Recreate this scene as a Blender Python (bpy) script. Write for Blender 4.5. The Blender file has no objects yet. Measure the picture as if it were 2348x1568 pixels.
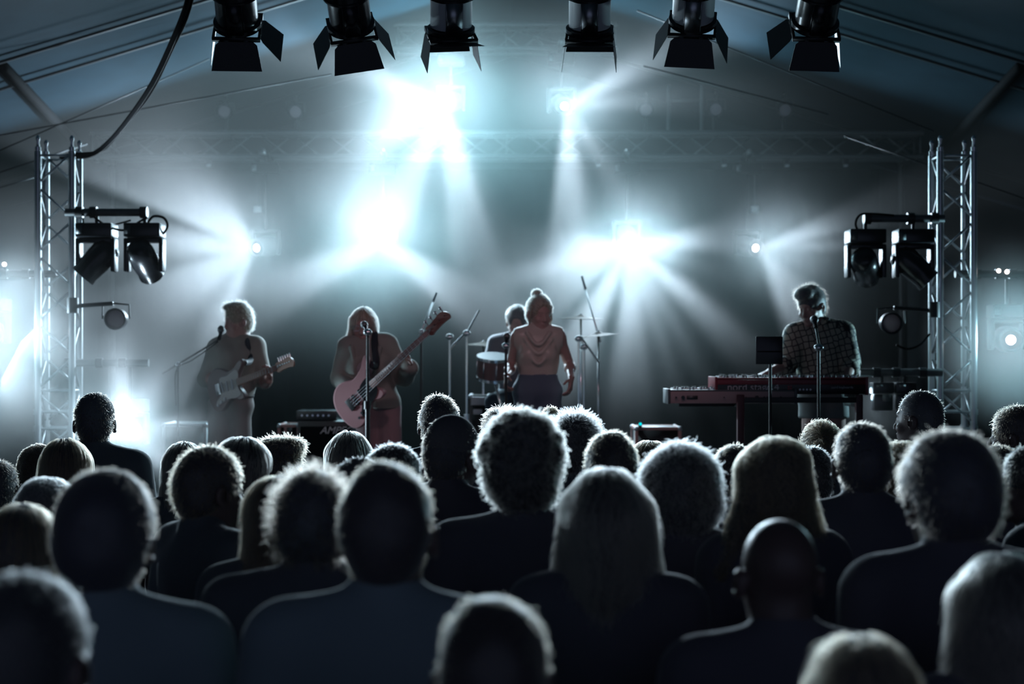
import bpy, bmesh, math, random
import numpy as np
from mathutils import Vector, Matrix, Euler

S = bpy.context.scene
C = S.collection
PI = math.pi
R = math.radians
F = 3500.0            # focal length in pixels of the 2348 wide frame
EYE = 1.95            # camera height
HOR = 823.0           # horizon row


def at(px, py, Y):
    """The point at distance Y in front of the camera that shows at column px, row py."""
    return Vector(((px - 1174.0) / F * Y, Y, EYE + (HOR - py) / F * Y))


HAZE_BACK = 0.052
HAZE_FRONT = 0.003
HAZE_CROWD = 0.004
HAZE_G = 0.3
HAZE_LOW = 0.006
SMOKE_STEP = 2.2
# smoke puffs, added and sized to widen the lamps' glow: label, then column, row, distance, half sizes of the puff, and the (centre column, row, half sizes, density) blobs in it
PUFFS = [
    ('bright smoke puff around the lamp burst under the high truss, left of centre', 1010, 250, 14.9, (1.8, 1.2, 1.3),
     [(1015, 240, (.8, .7, .65), 1.0), (1010, 250, (1.8, 1.2, 1.3), .55)]),
    ('thin smoke lit by the lamp throwing a ray up to the right', 1340, 340, 14.9, (1.3, 1.1, 1.7), [(1340, 340, (1.3, 1.1, 1.7), .07)]),
    ('bright smoke puff behind the bass player', 870, 540, 14.9, (1.6, 1.25, 1.5),
     [(873, 540, (.7, .7, .55), .9), (872, 500, (1.3, 1.2, 1.2), .6), (860, 640, (1.5, 1.2, 1.0), .2)]),
    ('smoke lit by the fan of rays between singer and keyboards', 1443, 640, 14.85, (1.7, 1.3, 1.7),
     [(1446, 564, (.9, .9, .4), 1.0), (1440, 660, (1.7, 1.3, 1.6), .20)]),
    ('broad smoke cloud lit by the rays left of the guitarist', 430, 640, 14.7, (1.9, 1.2, 1.7), [(430, 640, (1.9, 1.2, 1.7), .10)]),
    ('small smoke wisp in the rays above the keyboard player', 1800, 610, 14.9, (1.0, 1.0, 1.1), [(1800, 610, (1.0, 1.0, 1.1), .28)]),
    ('smoke puff added for the glow of the low lamp beside the person in a cap', 300, 960, 11.0, (.95, .7, .95), [(292, 980, (.35, .4, .35), 3.0), (310, 950, (.95, .7, .95), 1.0)]),
    ('smoke added for the glow of the lamp at the left edge', -22, 768, 11.0, (1.1, .8, 1.3), [(-22, 768, (1.1, .8, 1.3), 1.0)]),
    ('smoke added for the glow of the lamp at the right edge', 2322, 780, 11.0, (.7, .8, .8), [(2322, 780, (.7, .8, .8), 1.0)]),
    ('tiny smoke wisp added for the short ray right of the keyboards', 2000, 940, 11.0, (.3, .4, .4), [(2000, 940, (.3, .4, .4), .4)]),
]

# ------------------------------------------------------------------ camera
cam_d = bpy.data.cameras.new('camera')
cam = bpy.data.objects.new('camera', cam_d)
C.objects.link(cam)
cam.location = (0, 0, EYE)
cam.rotation_euler = (PI / 2, 0, 0)
cam_d.sensor_width = 36.0
cam_d.lens = F / 2348.0 * 36.0
cam_d.shift_y = (HOR - 784.0) / 2348.0
cam_d.clip_start = 0.05
cam_d.clip_end = 100.0
cam_d.dof.use_dof = True
cam_d.dof.focus_distance = 7.0
cam_d.dof.aperture_fstop = 2.4
S.camera = cam

# ------------------------------------------------------------------ colour management and sampling behaviour
S.view_settings.view_transform = 'Standard'
S.view_settings.look = 'None'
S.view_settings.gamma = 1.0
S.view_settings.use_curve_mapping = False
S.view_settings.exposure = 0.0
cy = S.cycles
cy.use_denoising = True
cy.max_bounces = 4
cy.diffuse_bounces = 2
cy.glossy_bounces = 2
cy.transmission_bounces = 3
cy.transparent_max_bounces = 6
cy.volume_bounces = 0
cy.sample_clamp_direct = 12.0
cy.sample_clamp_indirect = 2.0
cy.caustics_reflective = False
cy.caustics_refractive = False
cy.adaptive_threshold = 0.03
cy.use_auto_tile = False
cy.time_limit = 1000.0

# ------------------------------------------------------------------ night outside the open end of the tent
W = bpy.data.worlds.new('night')
S.world = W
W.use_nodes = True
bg = W.node_tree.nodes['Background']
bg.inputs[0].default_value = (0.50, 0.62, 1.0, 1)
bg.inputs[1].default_value = 0.19


# ------------------------------------------------------------------ lights
def new_light(name, kind, loc, color, power, radius=0.05):
    d = bpy.data.lights.new(name, kind)
    d.color = color
    d.energy = power
    d.shadow_soft_size = radius
    o = bpy.data.objects.new(name, d)
    C.objects.link(o)
    o.location = loc
    return o


def fan_light(name, loc, color, power, stops, radius=0.05, back=(0.0, 0.24), core=1.05):
    """A projector with a beam-splitting gobo: light leaves in rays around the axis that
    faces the audience. stops = (angle in degrees, 0 = stage left, 90 = up, ...; level)."""
    o = new_light(name, 'POINT', loc, color, power, radius)
    d = o.data
    d.use_nodes = True
    nt = d.node_tree
    N = nt.nodes
    L = nt.links
    em = N['Emission']
    geo = N.new('ShaderNodeNewGeometry')
    sep = N.new('ShaderNodeSeparateXYZ')
    L.new(geo.outputs['Incoming'], sep.inputs[0])
    ang = N.new('ShaderNodeMath')
    ang.operation = 'ARCTAN2'
    L.new(sep.outputs['Z'], ang.inputs[0])
    L.new(sep.outputs['X'], ang.inputs[1])
    mr = N.new('ShaderNodeMapRange')
    mr.inputs['From Min'].default_value = -PI
    mr.inputs['From Max'].default_value = PI
    L.new(ang.outputs[0], mr.inputs['Value'])
    cr = N.new('ShaderNodeValToRGB')
    cr.color_ramp.interpolation = 'EASE'
    st = sorted(((a + 180.0) / 360.0, v) for a, v in stops)
    el = cr.color_ramp.elements
    while len(el) > 1:
        el.remove(el[-1])
    el[0].position = 0.0
    # wrap-around value
    (a0, v0), (a1, v1) = st[0], st[-1]
    t = (1 - a1) / max(1e-6, (a0 + 1 - a1))
    wv = v1 + (v0 - v1) * t
    el[0].color = (wv,) * 3 + (1,)
    for a, v in st:
        e = el.new(a)
        e.color = (v, v, v, 1)
    e = el.new(1.0)
    e.color = (wv,) * 3 + (1,)
    L.new(mr.outputs[0], cr.inputs[0])
    bk = N.new('ShaderNodeMapRange')
    bk.inputs['From Min'].default_value = back[0]
    bk.inputs['From Max'].default_value = back[1]
    ng = N.new('ShaderNodeMath')
    ng.operation = 'MULTIPLY'
    ng.inputs[1].default_value = -1.0
    L.new(sep.outputs['Y'], ng.inputs[0])
    L.new(ng.outputs[0], bk.inputs['Value'])
    # cone towards the audience, added to brighten the rims on the crowd
    cn = N.new('ShaderNodeMapRange')
    cn.interpolation_type = 'SMOOTHSTEP'
    cn.inputs['From Min'].default_value = 0.86
    cn.inputs['From Max'].default_value = 0.97
    cn.inputs['To Max'].default_value = core
    L.new(ng.outputs[0], cn.inputs['Value'])
    ad = N.new('ShaderNodeMath')
    ad.operation = 'ADD'
    L.new(cr.outputs[0], ad.inputs[0])
    L.new(cn.outputs[0], ad.inputs[1])
    b = N.new('ShaderNodeMath')
    b.operation = 'MULTIPLY'
    L.new(ad.outputs[0], b.inputs[0])
    L.new(bk.outputs[0], b.inputs[1])
    L.new(b.outputs[0], em.inputs['Strength'])
    return o


BEAM = (0.68, 0.85, 1.0)
SPILL = (0.38, 0.78, 0.92)
# name, column, row, distance, spill power, beam power, rays
LAMPS = [
    ('a', 1020, 240, 15.0, 260, 1000,
     [(-60, .0), (-68, .2), (-73, 1.3), (-84, 1.2), (-90, .15), (-99, .1), (-105, .7), (-116, .6), (-121, .08), (-130, .05),
      (-138, .6), (-150, .75), (-163, .4), (-175, .35), (174, .35), (169, 1.15), (160, 1.15), (154, .08), (140, .0), (90, .04), (30, .0)]),
    ('b', 1297, 245, 15.0, 100, 850,
     [(42, .0), (34, .2), (27, 1.3), (18, 1.3), (12, .1), (6, .1), (1, .7), (-6, .7), (-10, .04), (-20, .1), (-40, .08),
      (-55, .12), (-60, .6), (-66, .4), (-73, .06), (-79, .4), (-86, 1.6), (-95, 1.3), (-100, .0), (-120, .0), (180, .0), (120, .0)]),
    ('c', 875, 550, 15.0, 240, 950,
     [(-22, .0), (-31, .8), (-42, 1.4), (-52, .2), (-65, .05), (-90, .03), (-118, .03), (-132, .2), (-143, 1.2), (-154, 1.1),
      (-164, .1), (180, .1), (130, .4), (95, .55), (60, .25), (20, .03)]),
    ('d', 1440, 560, 15.0, 120, 1250,
     [(14, .0), (5, .5), (-4, .8), (-11, .08), (-22, .18), (-31, .0), (-38, .05), (-42, 1.6), (-49, 1.2), (-55, .03), (-59, .2),
      (-65, .6), (-68.5, .05), (-73, .6), (-77, .5), (-80, .15), (-86, .8), (-97, 1.0), (-102, .02), (-107, .05), (-114, 1.3), (-123, .8),
      (-129, .0), (-138, .3), (-152, .45), (-163, 1.1), (-171, .4), (168, .0)]),
    ('e', 580, 570, 15.0, 35, 1250,
     [(160, .0), (156, 1.1), (148, .9), (168, .5), (176, .9), (-174, .6), (-164, .1), (-156, .55), (-140, .55), (-126, .4),
      (-120, .03), (-115, .2), (-110, 1.0), (-101, 1.0), (-97, .0), (0, .0), (90, .0)]),
    ('f', 1740, 570, 15.0, 40, 950,
     [(32, .0), (22, .4), (13, .6), (5, .03), (-2, .6), (-5, .0), (-18, .1), (-40, .06), (-54, .3), (-61, .5), (-66, .06),
      (-69, 1.1), (-76, 1.3), (-79, .0), (-180, .0), (100, .0)]),
    ('g', 290, 985, 11.0, 30, 480,
     [(100, .0), (92, 1.0), (84, 1.0), (76, .1), (60, .3), (52, .6), (44, .25), (20, .1), (5, .6), (-6, .3), (-20, .3), (-32, 1.2),
      (-40, .6), (-50, .02), (-120, .02), (170, .1)]),
    ('h', -22, 768, 11.0, 65, 560,
     [(80, .0), (62, .5), (48, .6), (30, .3), (10, .5), (-10, .5), (-30, .1), (-45, .5), (-60, .5), (-80, .1), (180, .0)]),
    ('i', 2322, 780, 11.0, 85, 50,
     [(90, .5), (0, .2), (-90, .3), (180, .6)]),
    ('j', 1990, 902, 11.0, 0.5, 10,
     [(-40, .0), (-56, .2), (-64, 1.0), (-72, .9), (-80, .1), (-100, .05), (-120, .0), (90, .0)]),
]
for (nm, px, py, Y, sp, bp, stops) in LAMPS:
    p = at(px, py, Y) + Vector((0, -0.02, 0))
    fan_light('beam_light_' + nm, p, BEAM, bp, stops, core=0.85 if nm in 'abcdef' else 0.10)
    fan_light('spill_light_' + nm, p, SPILL, sp * 1.2, [(-90, 1.0), (90, 1.0)], 0.06, back=(0.0, 0.2), core=0.0)

# dim pink wash from two of the theatre lamps hanging over the front of the stage
for px in (806, 1588):
    o = new_light('wash_light', 'SPOT', at(px, 95, 7.95), (1.0, 0.60, 0.70), 27, 0.1)
    o.data.spot_size = R(75)
    o.data.spot_blend = 0.8
    o.rotation_euler = (at(1174, 850, 11.2) - o.location).to_track_quat('-Z', 'Y').to_euler()


# ------------------------------------------------------------------ materials
def mat(name, col, rough=0.6, metal=0.0, spec=0.5, bump=0.0, scale=30.0, vary=0.0, sheen=0.0):
    m = bpy.data.materials.new(name)
    m.use_nodes = True
    nt = m.node_tree
    b = nt.nodes['Principled BSDF']
    b.inputs['Base Color'].default_value = (*col, 1)
    b.inputs['Roughness'].default_value = rough
    b.inputs['Metallic'].default_value = metal
    b.inputs['Specular IOR Level'].default_value = spec
    if sheen:
        b.inputs['Sheen Weight'].default_value = sheen
        b.inputs['Sheen Roughness'].default_value = 0.4
    if bump or vary:
        tc = nt.nodes.new('ShaderNodeTexCoord')
        nz = nt.nodes.new('ShaderNodeTexNoise')
        nz.inputs['Scale'].default_value = scale
        nz.inputs['Detail'].default_value = 4
        nt.links.new(tc.outputs['Object'], nz.inputs['Vector'])
        if bump:
            bp = nt.nodes.new('ShaderNodeBump')
            bp.inputs['Strength'].default_value = bump
            bp.inputs['Distance'].default_value = 0.01
            nt.links.new(nz.outputs[0], bp.inputs['Height'])
            nt.links.new(bp.outputs[0], b.inputs['Normal'])
        if vary:
            cr = nt.nodes.new('ShaderNodeValToRGB')
            lo = [max(0, c * (1 - vary)) for c in col]
            hi = [min(1, c * (1 + vary)) for c in col]
            cr.color_ramp.elements[0].position = 0.3
            cr.color_ramp.elements[1].position = 0.7
            cr.color_ramp.elements[0].color = (*lo, 1)
            cr.color_ramp.elements[1].color = (*hi, 1)
            nt.links.new(nz.outputs[0], cr.inputs[0])
            nt.links.new(cr.outputs[0], b.inputs['Base Color'])
    return m


def hair_mat(name, col, rough=0.35):
    m = bpy.data.materials.new(name)
    m.use_nodes = True
    nt = m.node_tree
    nt.nodes.clear()
    o = nt.nodes.new('ShaderNodeOutputMaterial')
    h = nt.nodes.new('ShaderNodeBsdfHairPrincipled')
    h.parametrization = 'COLOR'
    h.inputs['Color'].default_value = (*col, 1)
    h.inputs['Roughness'].default_value = rough
    h.inputs['Radial Roughness'].default_value = 0.4
    nt.links.new(h.outputs[0], o.inputs['Surface'])
    return m


def glow_mat(name, col, strength):
    m = bpy.data.materials.new(name)
    m.use_nodes = True
    nt = m.node_tree
    nt.nodes.clear()
    o = nt.nodes.new('ShaderNodeOutputMaterial')
    e = nt.nodes.new('ShaderNodeEmission')
    e.inputs[0].default_value = (*col, 1)
    e.inputs[1].default_value = strength
    nt.links.new(e.outputs[0], o.inputs[0])
    return m


M = {
    'alu': mat('brushed aluminium', (0.55, 0.58, 0.6), 0.32, 1.0, bump=0.05, scale=60),
    'alu_dark': mat('dull aluminium', (0.12, 0.13, 0.135), 0.5, 0.7),
    'black_metal': mat('black powder coat', (0.012, 0.013, 0.015), 0.42, 0.0, bump=0.1, scale=200),
    'black_gloss': mat('black plastic', (0.014, 0.015, 0.018), 0.25, bump=0.03, scale=80),
    'chrome': mat('chrome', (0.75, 0.76, 0.78), 0.18, 1.0),
    'steel': mat('bare steel', (0.42, 0.43, 0.45), 0.35, 1.0),
    'lens': mat('lens glass', (0.30, 0.24, 0.26), 0.35, 0.0, spec=0.8),
    'rubber': mat('black rubber', (0.005, 0.005, 0.006), 0.9, spec=0.04),
    'black_matte': mat('matt black', (0.004, 0.004, 0.005), 0.85, spec=0.1),
    'shine_metal': mat('metal with painted-in shine', (0.62, 0.66, 0.68), 0.45),  # pale colour stands in for bright reflections on the lamp sleeves
    'tent': mat('tent fabric', (0.007, 0.017, 0.025), 0.9, spec=0.08, bump=0.2, scale=4, vary=0.12),
    'tent_side': mat('tent side wall fabric', (0.012, 0.018, 0.022), 0.75, bump=0.2, scale=4, vary=0.15),
    'beam': mat('grey roof beam', (0.012, 0.015, 0.02), 0.5, 0.3),
    'drape': mat('black stage drape', (0.003, 0.0045, 0.006), 0.95, spec=0.05, bump=0.2, scale=20),
    'deck': mat('black stage deck', (0.02, 0.022, 0.025), 0.6, bump=0.2, scale=40, vary=0.3),
    'ground': mat('trodden ground mat', (0.03, 0.03, 0.032), 0.85, bump=0.4, scale=12, vary=0.3),
    'white_label': mat('pale label', (0.55, 0.58, 0.6), 0.5),
    'letters': mat('printed lettering', (0.6, 0.6, 0.62), 0.5),
    'lamp_face': glow_mat('lit lens', (1.0, 0.95, 0.97), 60.0),
    'spot_glow': glow_mat('small bright glow', (1.0, 0.85, 0.8), 6.0),
    'teal_led': glow_mat('teal led', (0.0, 0.75, 0.85), 1.2),
    'red_led': glow_mat('red led', (1.0, 0.25, 0.18), 1.2),
}


# ------------------------------------------------------------------ mesh building
class MB:
    def __init__(s):
        s.v, s.f = [], []

    def add(s, vs, fs, m=None):
        n = len(s.v)
        for p in vs:
            p = Vector(p)
            s.v.append(tuple(m @ p if m is not None else p))
        s.f += [tuple(n + i for i in f) for f in fs]
        return s

    def box(s, c, size, m=None, bev=0.0):
        x, y, z = (d / 2 for d in size)
        c = Vector(c)
        if bev <= 0:
            vs = [c + Vector((sx * x, sy * y, sz * z)) for sx in (-1, 1) for sy in (-1, 1) for sz in (-1, 1)]
            fs = [(0, 1, 3, 2), (4, 6, 7, 5), (0, 4, 5, 1), (2, 3, 7, 6), (0, 2, 6, 4), (1, 5, 7, 3)]
            return s.add(vs, fs, m)
        bm = bmesh.new()
        bmesh.ops.create_cube(bm, size=1.0)
        for v in bm.verts:
            v.co = Vector((v.co.x * 2 * x, v.co.y * 2 * y, v.co.z * 2 * z))
        bmesh.ops.bevel(bm, geom=list(bm.edges), offset=min(bev, x * .9, y * .9, z * .9), segments=2, profile=0.6, affect='EDGES')
        bm.verts.index_update()
        vs = [v.co + c for v in bm.verts]
        fs = [tuple(v.index for v in f.verts) for f in bm.faces]
        bm.free()
        return s.add(vs, fs, m)

    def tube(s, pts, r, seg=10, caps=True, m=None):
        """A round tube through pts; r a number or one radius per point."""
        pts = [Vector(p) for p in pts]
        n = len(pts)
        rs = list(r) if hasattr(r, '__len__') else [r] * n
        vs, fs = [], []
        ref = None
        for i, p in enumerate(pts):
            t = (pts[min(i + 1, n - 1)] - pts[max(i - 1, 0)])
            if t.length < 1e-9:
                t = Vector((0, 0, 1))
            t.normalize()
            if ref is None:
                ref = t.orthogonal().normalized()
            u = (ref - t * ref.dot(t))
            if u.length < 1e-6:
                u = t.orthogonal()
            u.normalize()
            ref = u
            w = t.cross(u)
            for k in range(seg):
                a = 2 * PI * k / seg
                vs.append(p + (u * math.cos(a) + w * math.sin(a)) * rs[i])
        for i in range(n - 1):
            for k in range(seg):
                a, b = i * seg + k, i * seg + (k + 1) % seg
                fs.append((a, b, b + seg, a + seg))
        if caps:
            fs.append(tuple(range(seg - 1, -1, -1)))
            fs.append(tuple((n - 1) * seg + k for k in range(seg)))
        return s.add(vs, fs, m)

    def lathe(s, prof, seg=24, m=None):
        """prof = (radius, z) pairs turned about the z axis."""
        vs, fs = [], []
        n = len(prof)
        for r, z in prof:
            for k in range(seg):
                a = 2 * PI * k / seg
                vs.append((max(r, 1e-5) * math.cos(a), max(r, 1e-5) * math.sin(a), z))
        for i in range(n - 1):
            for k in range(seg):
                a, b = i * seg + k, i * seg + (k + 1) % seg
                fs.append((a, b, b + seg, a + seg))
        fs.append(tuple(range(seg - 1, -1, -1)))
        fs.append(tuple((n - 1) * seg + k for k in range(seg)))
        return s.add(vs, fs, m)

    def ball(s, c, r, seg=16, m=None, sc=(1, 1, 1)):
        pr = [(r * math.sin(PI * i / 10), -r * math.cos(PI * i / 10)) for i in range(11)]
        mm = Matrix.Translation(c) @ Matrix.Diagonal((*sc, 1))
        return s.lathe(pr, seg, (m @ mm) if m is not None else mm)

    def prism(s, poly, t0, t1, m=None):
        """A plate: the outline poly in x, y swept from z = t0 to z = t1."""
        n = len(poly)
        vs = [(x, y, t0) for x, y in poly] + [(x, y, t1) for x, y in poly]
        fs = [tuple(range(n - 1, -1, -1)), tuple(range(n, 2 * n))]
        fs += [(i, (i + 1) % n, n + (i + 1) % n, n + i) for i in range(n)]
        return s.add(vs, fs, m)

    def build(s, name, mt, parent=None, smooth=True, angle=40):
        me = bpy.data.meshes.new(name)
        me.from_pydata(s.v, [], s.f)
        bm = bmesh.new()
        bm.from_mesh(me)
        bmesh.ops.recalc_face_normals(bm, faces=bm.faces)
        for e in bm.edges:
            e.smooth = not (len(e.link_faces) == 2 and e.calc_face_angle(0) > R(angle))
        bm.to_mesh(me)
        bm.free()
        me.polygons.foreach_set('use_smooth', [smooth] * len(me.polygons))
        me.materials.append(M[mt] if isinstance(mt, str) else mt)
        o = bpy.data.objects.new(name, me)
        C.objects.link(o)
        if parent:
            o.parent = parent
        return o


def tag(o, label=None, cat=None, group=None, kind=None):
    if label:
        o['label'] = label
    if cat:
        o['category'] = cat
    if group:
        o['group'] = group
    if kind:
        o['kind'] = kind
    return o


def thing(name, label, cat, loc=(0, 0, 0), rot=(0, 0, 0), group=None, scale=1.0):
    o = bpy.data.objects.new(name, None)
    C.objects.link(o)
    o.empty_display_size = 0.1
    o.location = loc
    o.rotation_euler = rot
    o.scale = (scale,) * 3
    return tag(o, label, cat, group)


def copy_tree(o, parent=None):
    c = o.copy()
    C.objects.link(c)
    c.parent = parent
    for ch in list(o.children):
        copy_tree(ch, c)
    return c


def frame(a, b, up=(0, 0, 1)):
    """Matrix whose z axis runs from a to b, origin at a."""
    a, b = Vector(a), Vector(b)
    z = (b - a).normalized()
    x = Vector(up).cross(z)
    if x.length < 1e-4:
        x = Vector((1, 0, 0))
    x.normalize()
    y = z.cross(x)
    return Matrix.Translation(a) @ Matrix((x, y, z)).transposed().to_4x4()


def curve_pts(pts, n=8):
    """Catmull-Rom points through pts."""
    P = [Vector(p) for p in pts]
    P = [P[0]] + P + [P[-1]]
    out = []
    for i in range(1, len(P) - 2):
        for k in range(n):
            t = k / n
            a, b, c, d = P[i - 1], P[i], P[i + 1], P[i + 2]
            out.append(0.5 * ((2 * b) + (c - a) * t + (2 * a - 5 * b + 4 * c - d) * t * t + (3 * b - a - 3 * c + d) * t ** 3))
    out.append(P[-2])
    return out


# ------------------------------------------------------------------ the tent
def struct(name, mb, mt, smooth=True):
    return tag(mb.build(name, mt, None, smooth), kind='structure')


DECK = 0.65
RIDGE, SLOPE, HALF = 5.66, 0.30, 6.6


def roof_z(x):
    return RIDGE - SLOPE * abs(x)


struct('floor', MB().box((0, 8, -0.05), (15, 22, 0.1)), 'ground')
rb = MB()
for sx in (-1, 1):
    pts = []
    for i in range(0, 23):
        y = -3 + i
        for j in range(0, 9):
            x = sx * HALF * j / 8
            sag = -0.03 * math.sin(PI * ((i % 4) / 4)) * math.sin(PI * j / 8)
            pts.append((x, y, roof_z(x) + sag))
    top = [(x, y, z + 0.02) for x, y, z in pts]
    fs = [(i * 9 + j, i * 9 + j + 1, (i + 1) * 9 + j + 1, (i + 1) * 9 + j) for i in range(22) for j in range(8)]
    rb.add(pts, fs)
    rb.add(top, fs)
struct('ceiling', rb, 'tent')


def cloth_wall(name, a, b, z0, z1, amp, wave, mt, seed=0):
    """A hanging wall of fabric from a to b with soft folds."""
    rnd = random.Random(seed)
    a, b = Vector((*a, 0)), Vector((*b, 0))
    L = (b - a).length
    n = int(L / 0.05)
    t = (b - a).normalized()
    nn = Vector((-t.y, t.x, 0))
    ph = [rnd.uniform(0, 6.28) for _ in range(4)]
    vs = []
    for side in (0, 0.012):
        for i in range(n + 1):
            u = L * i / n
            off = amp * (math.sin(u * wave + ph[0]) + 0.5 * math.sin(u * wave * 1.73 + ph[1]) + 0.3 * math.sin(u * wave * 0.37 + ph[2]))
            p = a + t * u
            for k in range(5):
                zz = z0 + (z1(p + nn * off) if callable(z1) else z1) * k / 4 - (z0 * k / 4)
                q = p + nn * (off * (1.0 - 0.25 * k / 4) + side)
                vs.append((q.x, q.y, zz))
    fs = []
    for s_ in (0, 1):
        o = s_ * (n + 1) * 5
        fs += [(o + i * 5 + k, o + (i + 1) * 5 + k, o + (i + 1) * 5 + k + 1, o + i * 5 + k + 1) for i in range(n) for k in range(4)]
    return MB().add(vs, fs).build(name, mt)


tag(cloth_wall('wall_left', (-HALF + .02, -3), (-HALF + .02, 18.5), 0, roof_z(HALF) - 0.02, 0.02, 5, 'tent_side', 1), kind='structure')
tag(cloth_wall('wall_right', (HALF - .02, 18.5), (HALF - .02, -3), 0, roof_z(HALF) - 0.02, 0.02, 5, 'tent_side', 2), kind='structure')
tag(cloth_wall('wall_back', (-HALF + .05, 18.6), (HALF - .05, 18.6), 0, lambda p: roof_z(p.x) - 0.03, 0.02, 5, 'tent_side', 3), kind='structure')

# roof beams of the tent, each a bent pair of rafters, and the eave rails
for k, yb in enumerate((5.4, 9.2, 12.4, 13.2, 16.9)):
    mb = MB()
    for sx in (-1, 1):
        a = Vector((0, yb, RIDGE - 0.05))
        b = Vector((sx * (HALF - 0.05), yb, roof_z(HALF) - 0.04))
        d = (b - a)
        mb.box((0, 0, d.length / 2), (0.025, 0.035, d.length), frame(a, b, (0, 1, 0)), 0.008)
        mb.box((sx * (HALF - 0.12), yb, roof_z(HALF) / 2 - 0.05), (0.09, 0.12, roof_z(HALF) - 0.1), None, 0.01)
    o = struct('beam_%d' % (k + 1), mb, 'beam')
for k, sx in enumerate((-1, 1)):
    mb = MB()
    for (y0, z0, x0), (y1, z1, x1) in (((12.6, 4.36, 4.2), (16.9, 4.1, 4.6)),):
        mb.tube([(sx * x0, y0, z0), (sx * x1, y1, z1)], 0.05, 8)
    struct('beam_%d' % (k + 6), mb, 'black_matte')
# thin bracing wires under the roof
WIRES = [((0, 310), (760, 170)), ((0, 345), (480, 135)), ((0, 395), (200, 330)), ((1500, 40), (2140, 300)), ((1500, 158), (1900, 262)), ((1960, 320), (2348, 455)), ((0, 430), (120, 395))]
for k, ((x0, y0), (x1, y1)) in enumerate(WIRES):
    a, b = at(x0, y0, 12.8), at(x1, y1, 13.2)
    struct('trim_%d' % (k + 1), MB().tube([a - (b - a) * 0.06, b], 0.006, 6), 'beam')

# stage
struct('floor_stage', MB().box((0, 12.6, DECK / 2), (7.6, 8.4, DECK), None, 0.02), 'deck')
bd = cloth_wall('backdrop_curtain', (-4.35, 17.3), (4.15, 17.3), 0.01, 4.1, 0.05, 9, 'drape', 5)
tag(bd, 'tall black drape hanging across the back of the stage behind the band', 'curtain')
for k, (x0, x1, lbl) in enumerate(((-5.9, -4.5, 'pale grey fabric panel hanging left of the black stage drape'), (4.3, 6.2, 'bluish fabric panel with vertical folds right of the stage tower'))):
    o = cloth_wall('side_curtain', (x0, 16.6), (x1, 16.6), 0.02, 3.2, 0.05, 11, 'tent_side', 9 + k)
    tag(o, lbl, 'curtain')

# haze from the smoke machine: a veil that thickens upwards and to the back, and puffs added for the lamps' glow
class VolMat:
    def __init__(s, name, step):
        s.m = bpy.data.materials.new(name)
        s.m.use_nodes = True
        s.m.cycles.volume_sampling = 'EQUIANGULAR'
        s.m.cycles.volume_step_rate = step
        s.N, s.L = s.m.node_tree.nodes, s.m.node_tree.links
        s.N.clear()
        out = s.N.new('ShaderNodeOutputMaterial')
        s.sc = s.N.new('ShaderNodeVolumeScatter')
        s.sc.inputs['Anisotropy'].default_value = HAZE_G
        s.L.new(s.sc.outputs[0], out.inputs['Volume'])
        s.pos = s.N.new('ShaderNodeNewGeometry').outputs['Position']
        nz = s.N.new('ShaderNodeTexNoise')
        nz.inputs['Scale'].default_value = 0.9
        nz.inputs['Detail'].default_value = 0.0
        nz.inputs['Distortion'].default_value = 0.0
        s.L.new(s.pos, nz.inputs['Vector'])
        s.noise = s.ramp(nz.outputs[0], 0.35, 0.65, 0.6, 1.4, 'LINEAR')

    def math(s, op, a, b=None, c=None, clamp=False):
        n = s.N.new('ShaderNodeMath')
        n.operation = op
        n.use_clamp = clamp
        for i, v in enumerate((a, b, c)):
            if v is None:
                continue
            if hasattr(v, 'links'):
                s.L.new(v, n.inputs[i])
            else:
                n.inputs[i].default_value = v
        return n.outputs[0]

    def vmath(s, op, a, v):
        n = s.N.new('ShaderNodeVectorMath')
        n.operation = op
        s.L.new(a, n.inputs[0])
        if v is not None:
            n.inputs[1].default_value = v
        return n.outputs['Value'] if op == 'LENGTH' else n.outputs[0]

    def ramp(s, v, f0, f1, t0, t1, kind='SMOOTHSTEP'):
        q = s.N.new('ShaderNodeMapRange')
        q.interpolation_type = kind
        for k_, x in zip(('From Min', 'From Max', 'To Min', 'To Max'), (f0, f1, t0, t1)):
            q.inputs[k_].default_value = x
        s.L.new(v, q.inputs['Value'])
        return q.outputs[0]

    def done(s, d):
        s.L.new(s.math('MULTIPLY', d, s.noise), s.sc.inputs['Density'])
        return s.m


def veil(vm):
    sp3 = vm.N.new('ShaderNodeSeparateXYZ')
    vm.L.new(vm.pos, sp3.inputs[0])
    d = vm.ramp(sp3.outputs['Z'], 1.3, 3.2, HAZE_LOW, HAZE_BACK)
    for out_, f0, f1, t0, t1 in (('Y', 12.4, 14.2, HAZE_FRONT / HAZE_BACK, 1.0), ('X', 0.6, 2.8, 1.0, 0.25), ('X', -3.0, -5.5, 1.0, 0.4), ('Z', 4.7, 5.6, 1.0, 0.35)):
        d = vm.math('MULTIPLY', d, vm.ramp(sp3.outputs[out_], f0, f1, t0, t1))
    return d


def puffs(vm, blobs, Y, dens=None):
    for bx, by, sc, amp in blobs:
        c_ = at(bx, by, Y)
        ln = vm.vmath('LENGTH', vm.vmath('MULTIPLY', vm.vmath('SUBTRACT', vm.pos, c_), [1 / q for q in sc]), None)
        f_ = vm.math('MULTIPLY', vm.math('POWER', vm.math('SUBTRACT', 1.0, ln, clamp=True), 2.0), amp)
        dens = f_ if dens is None else vm.math('ADD', dens, f_)
    return dens


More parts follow.
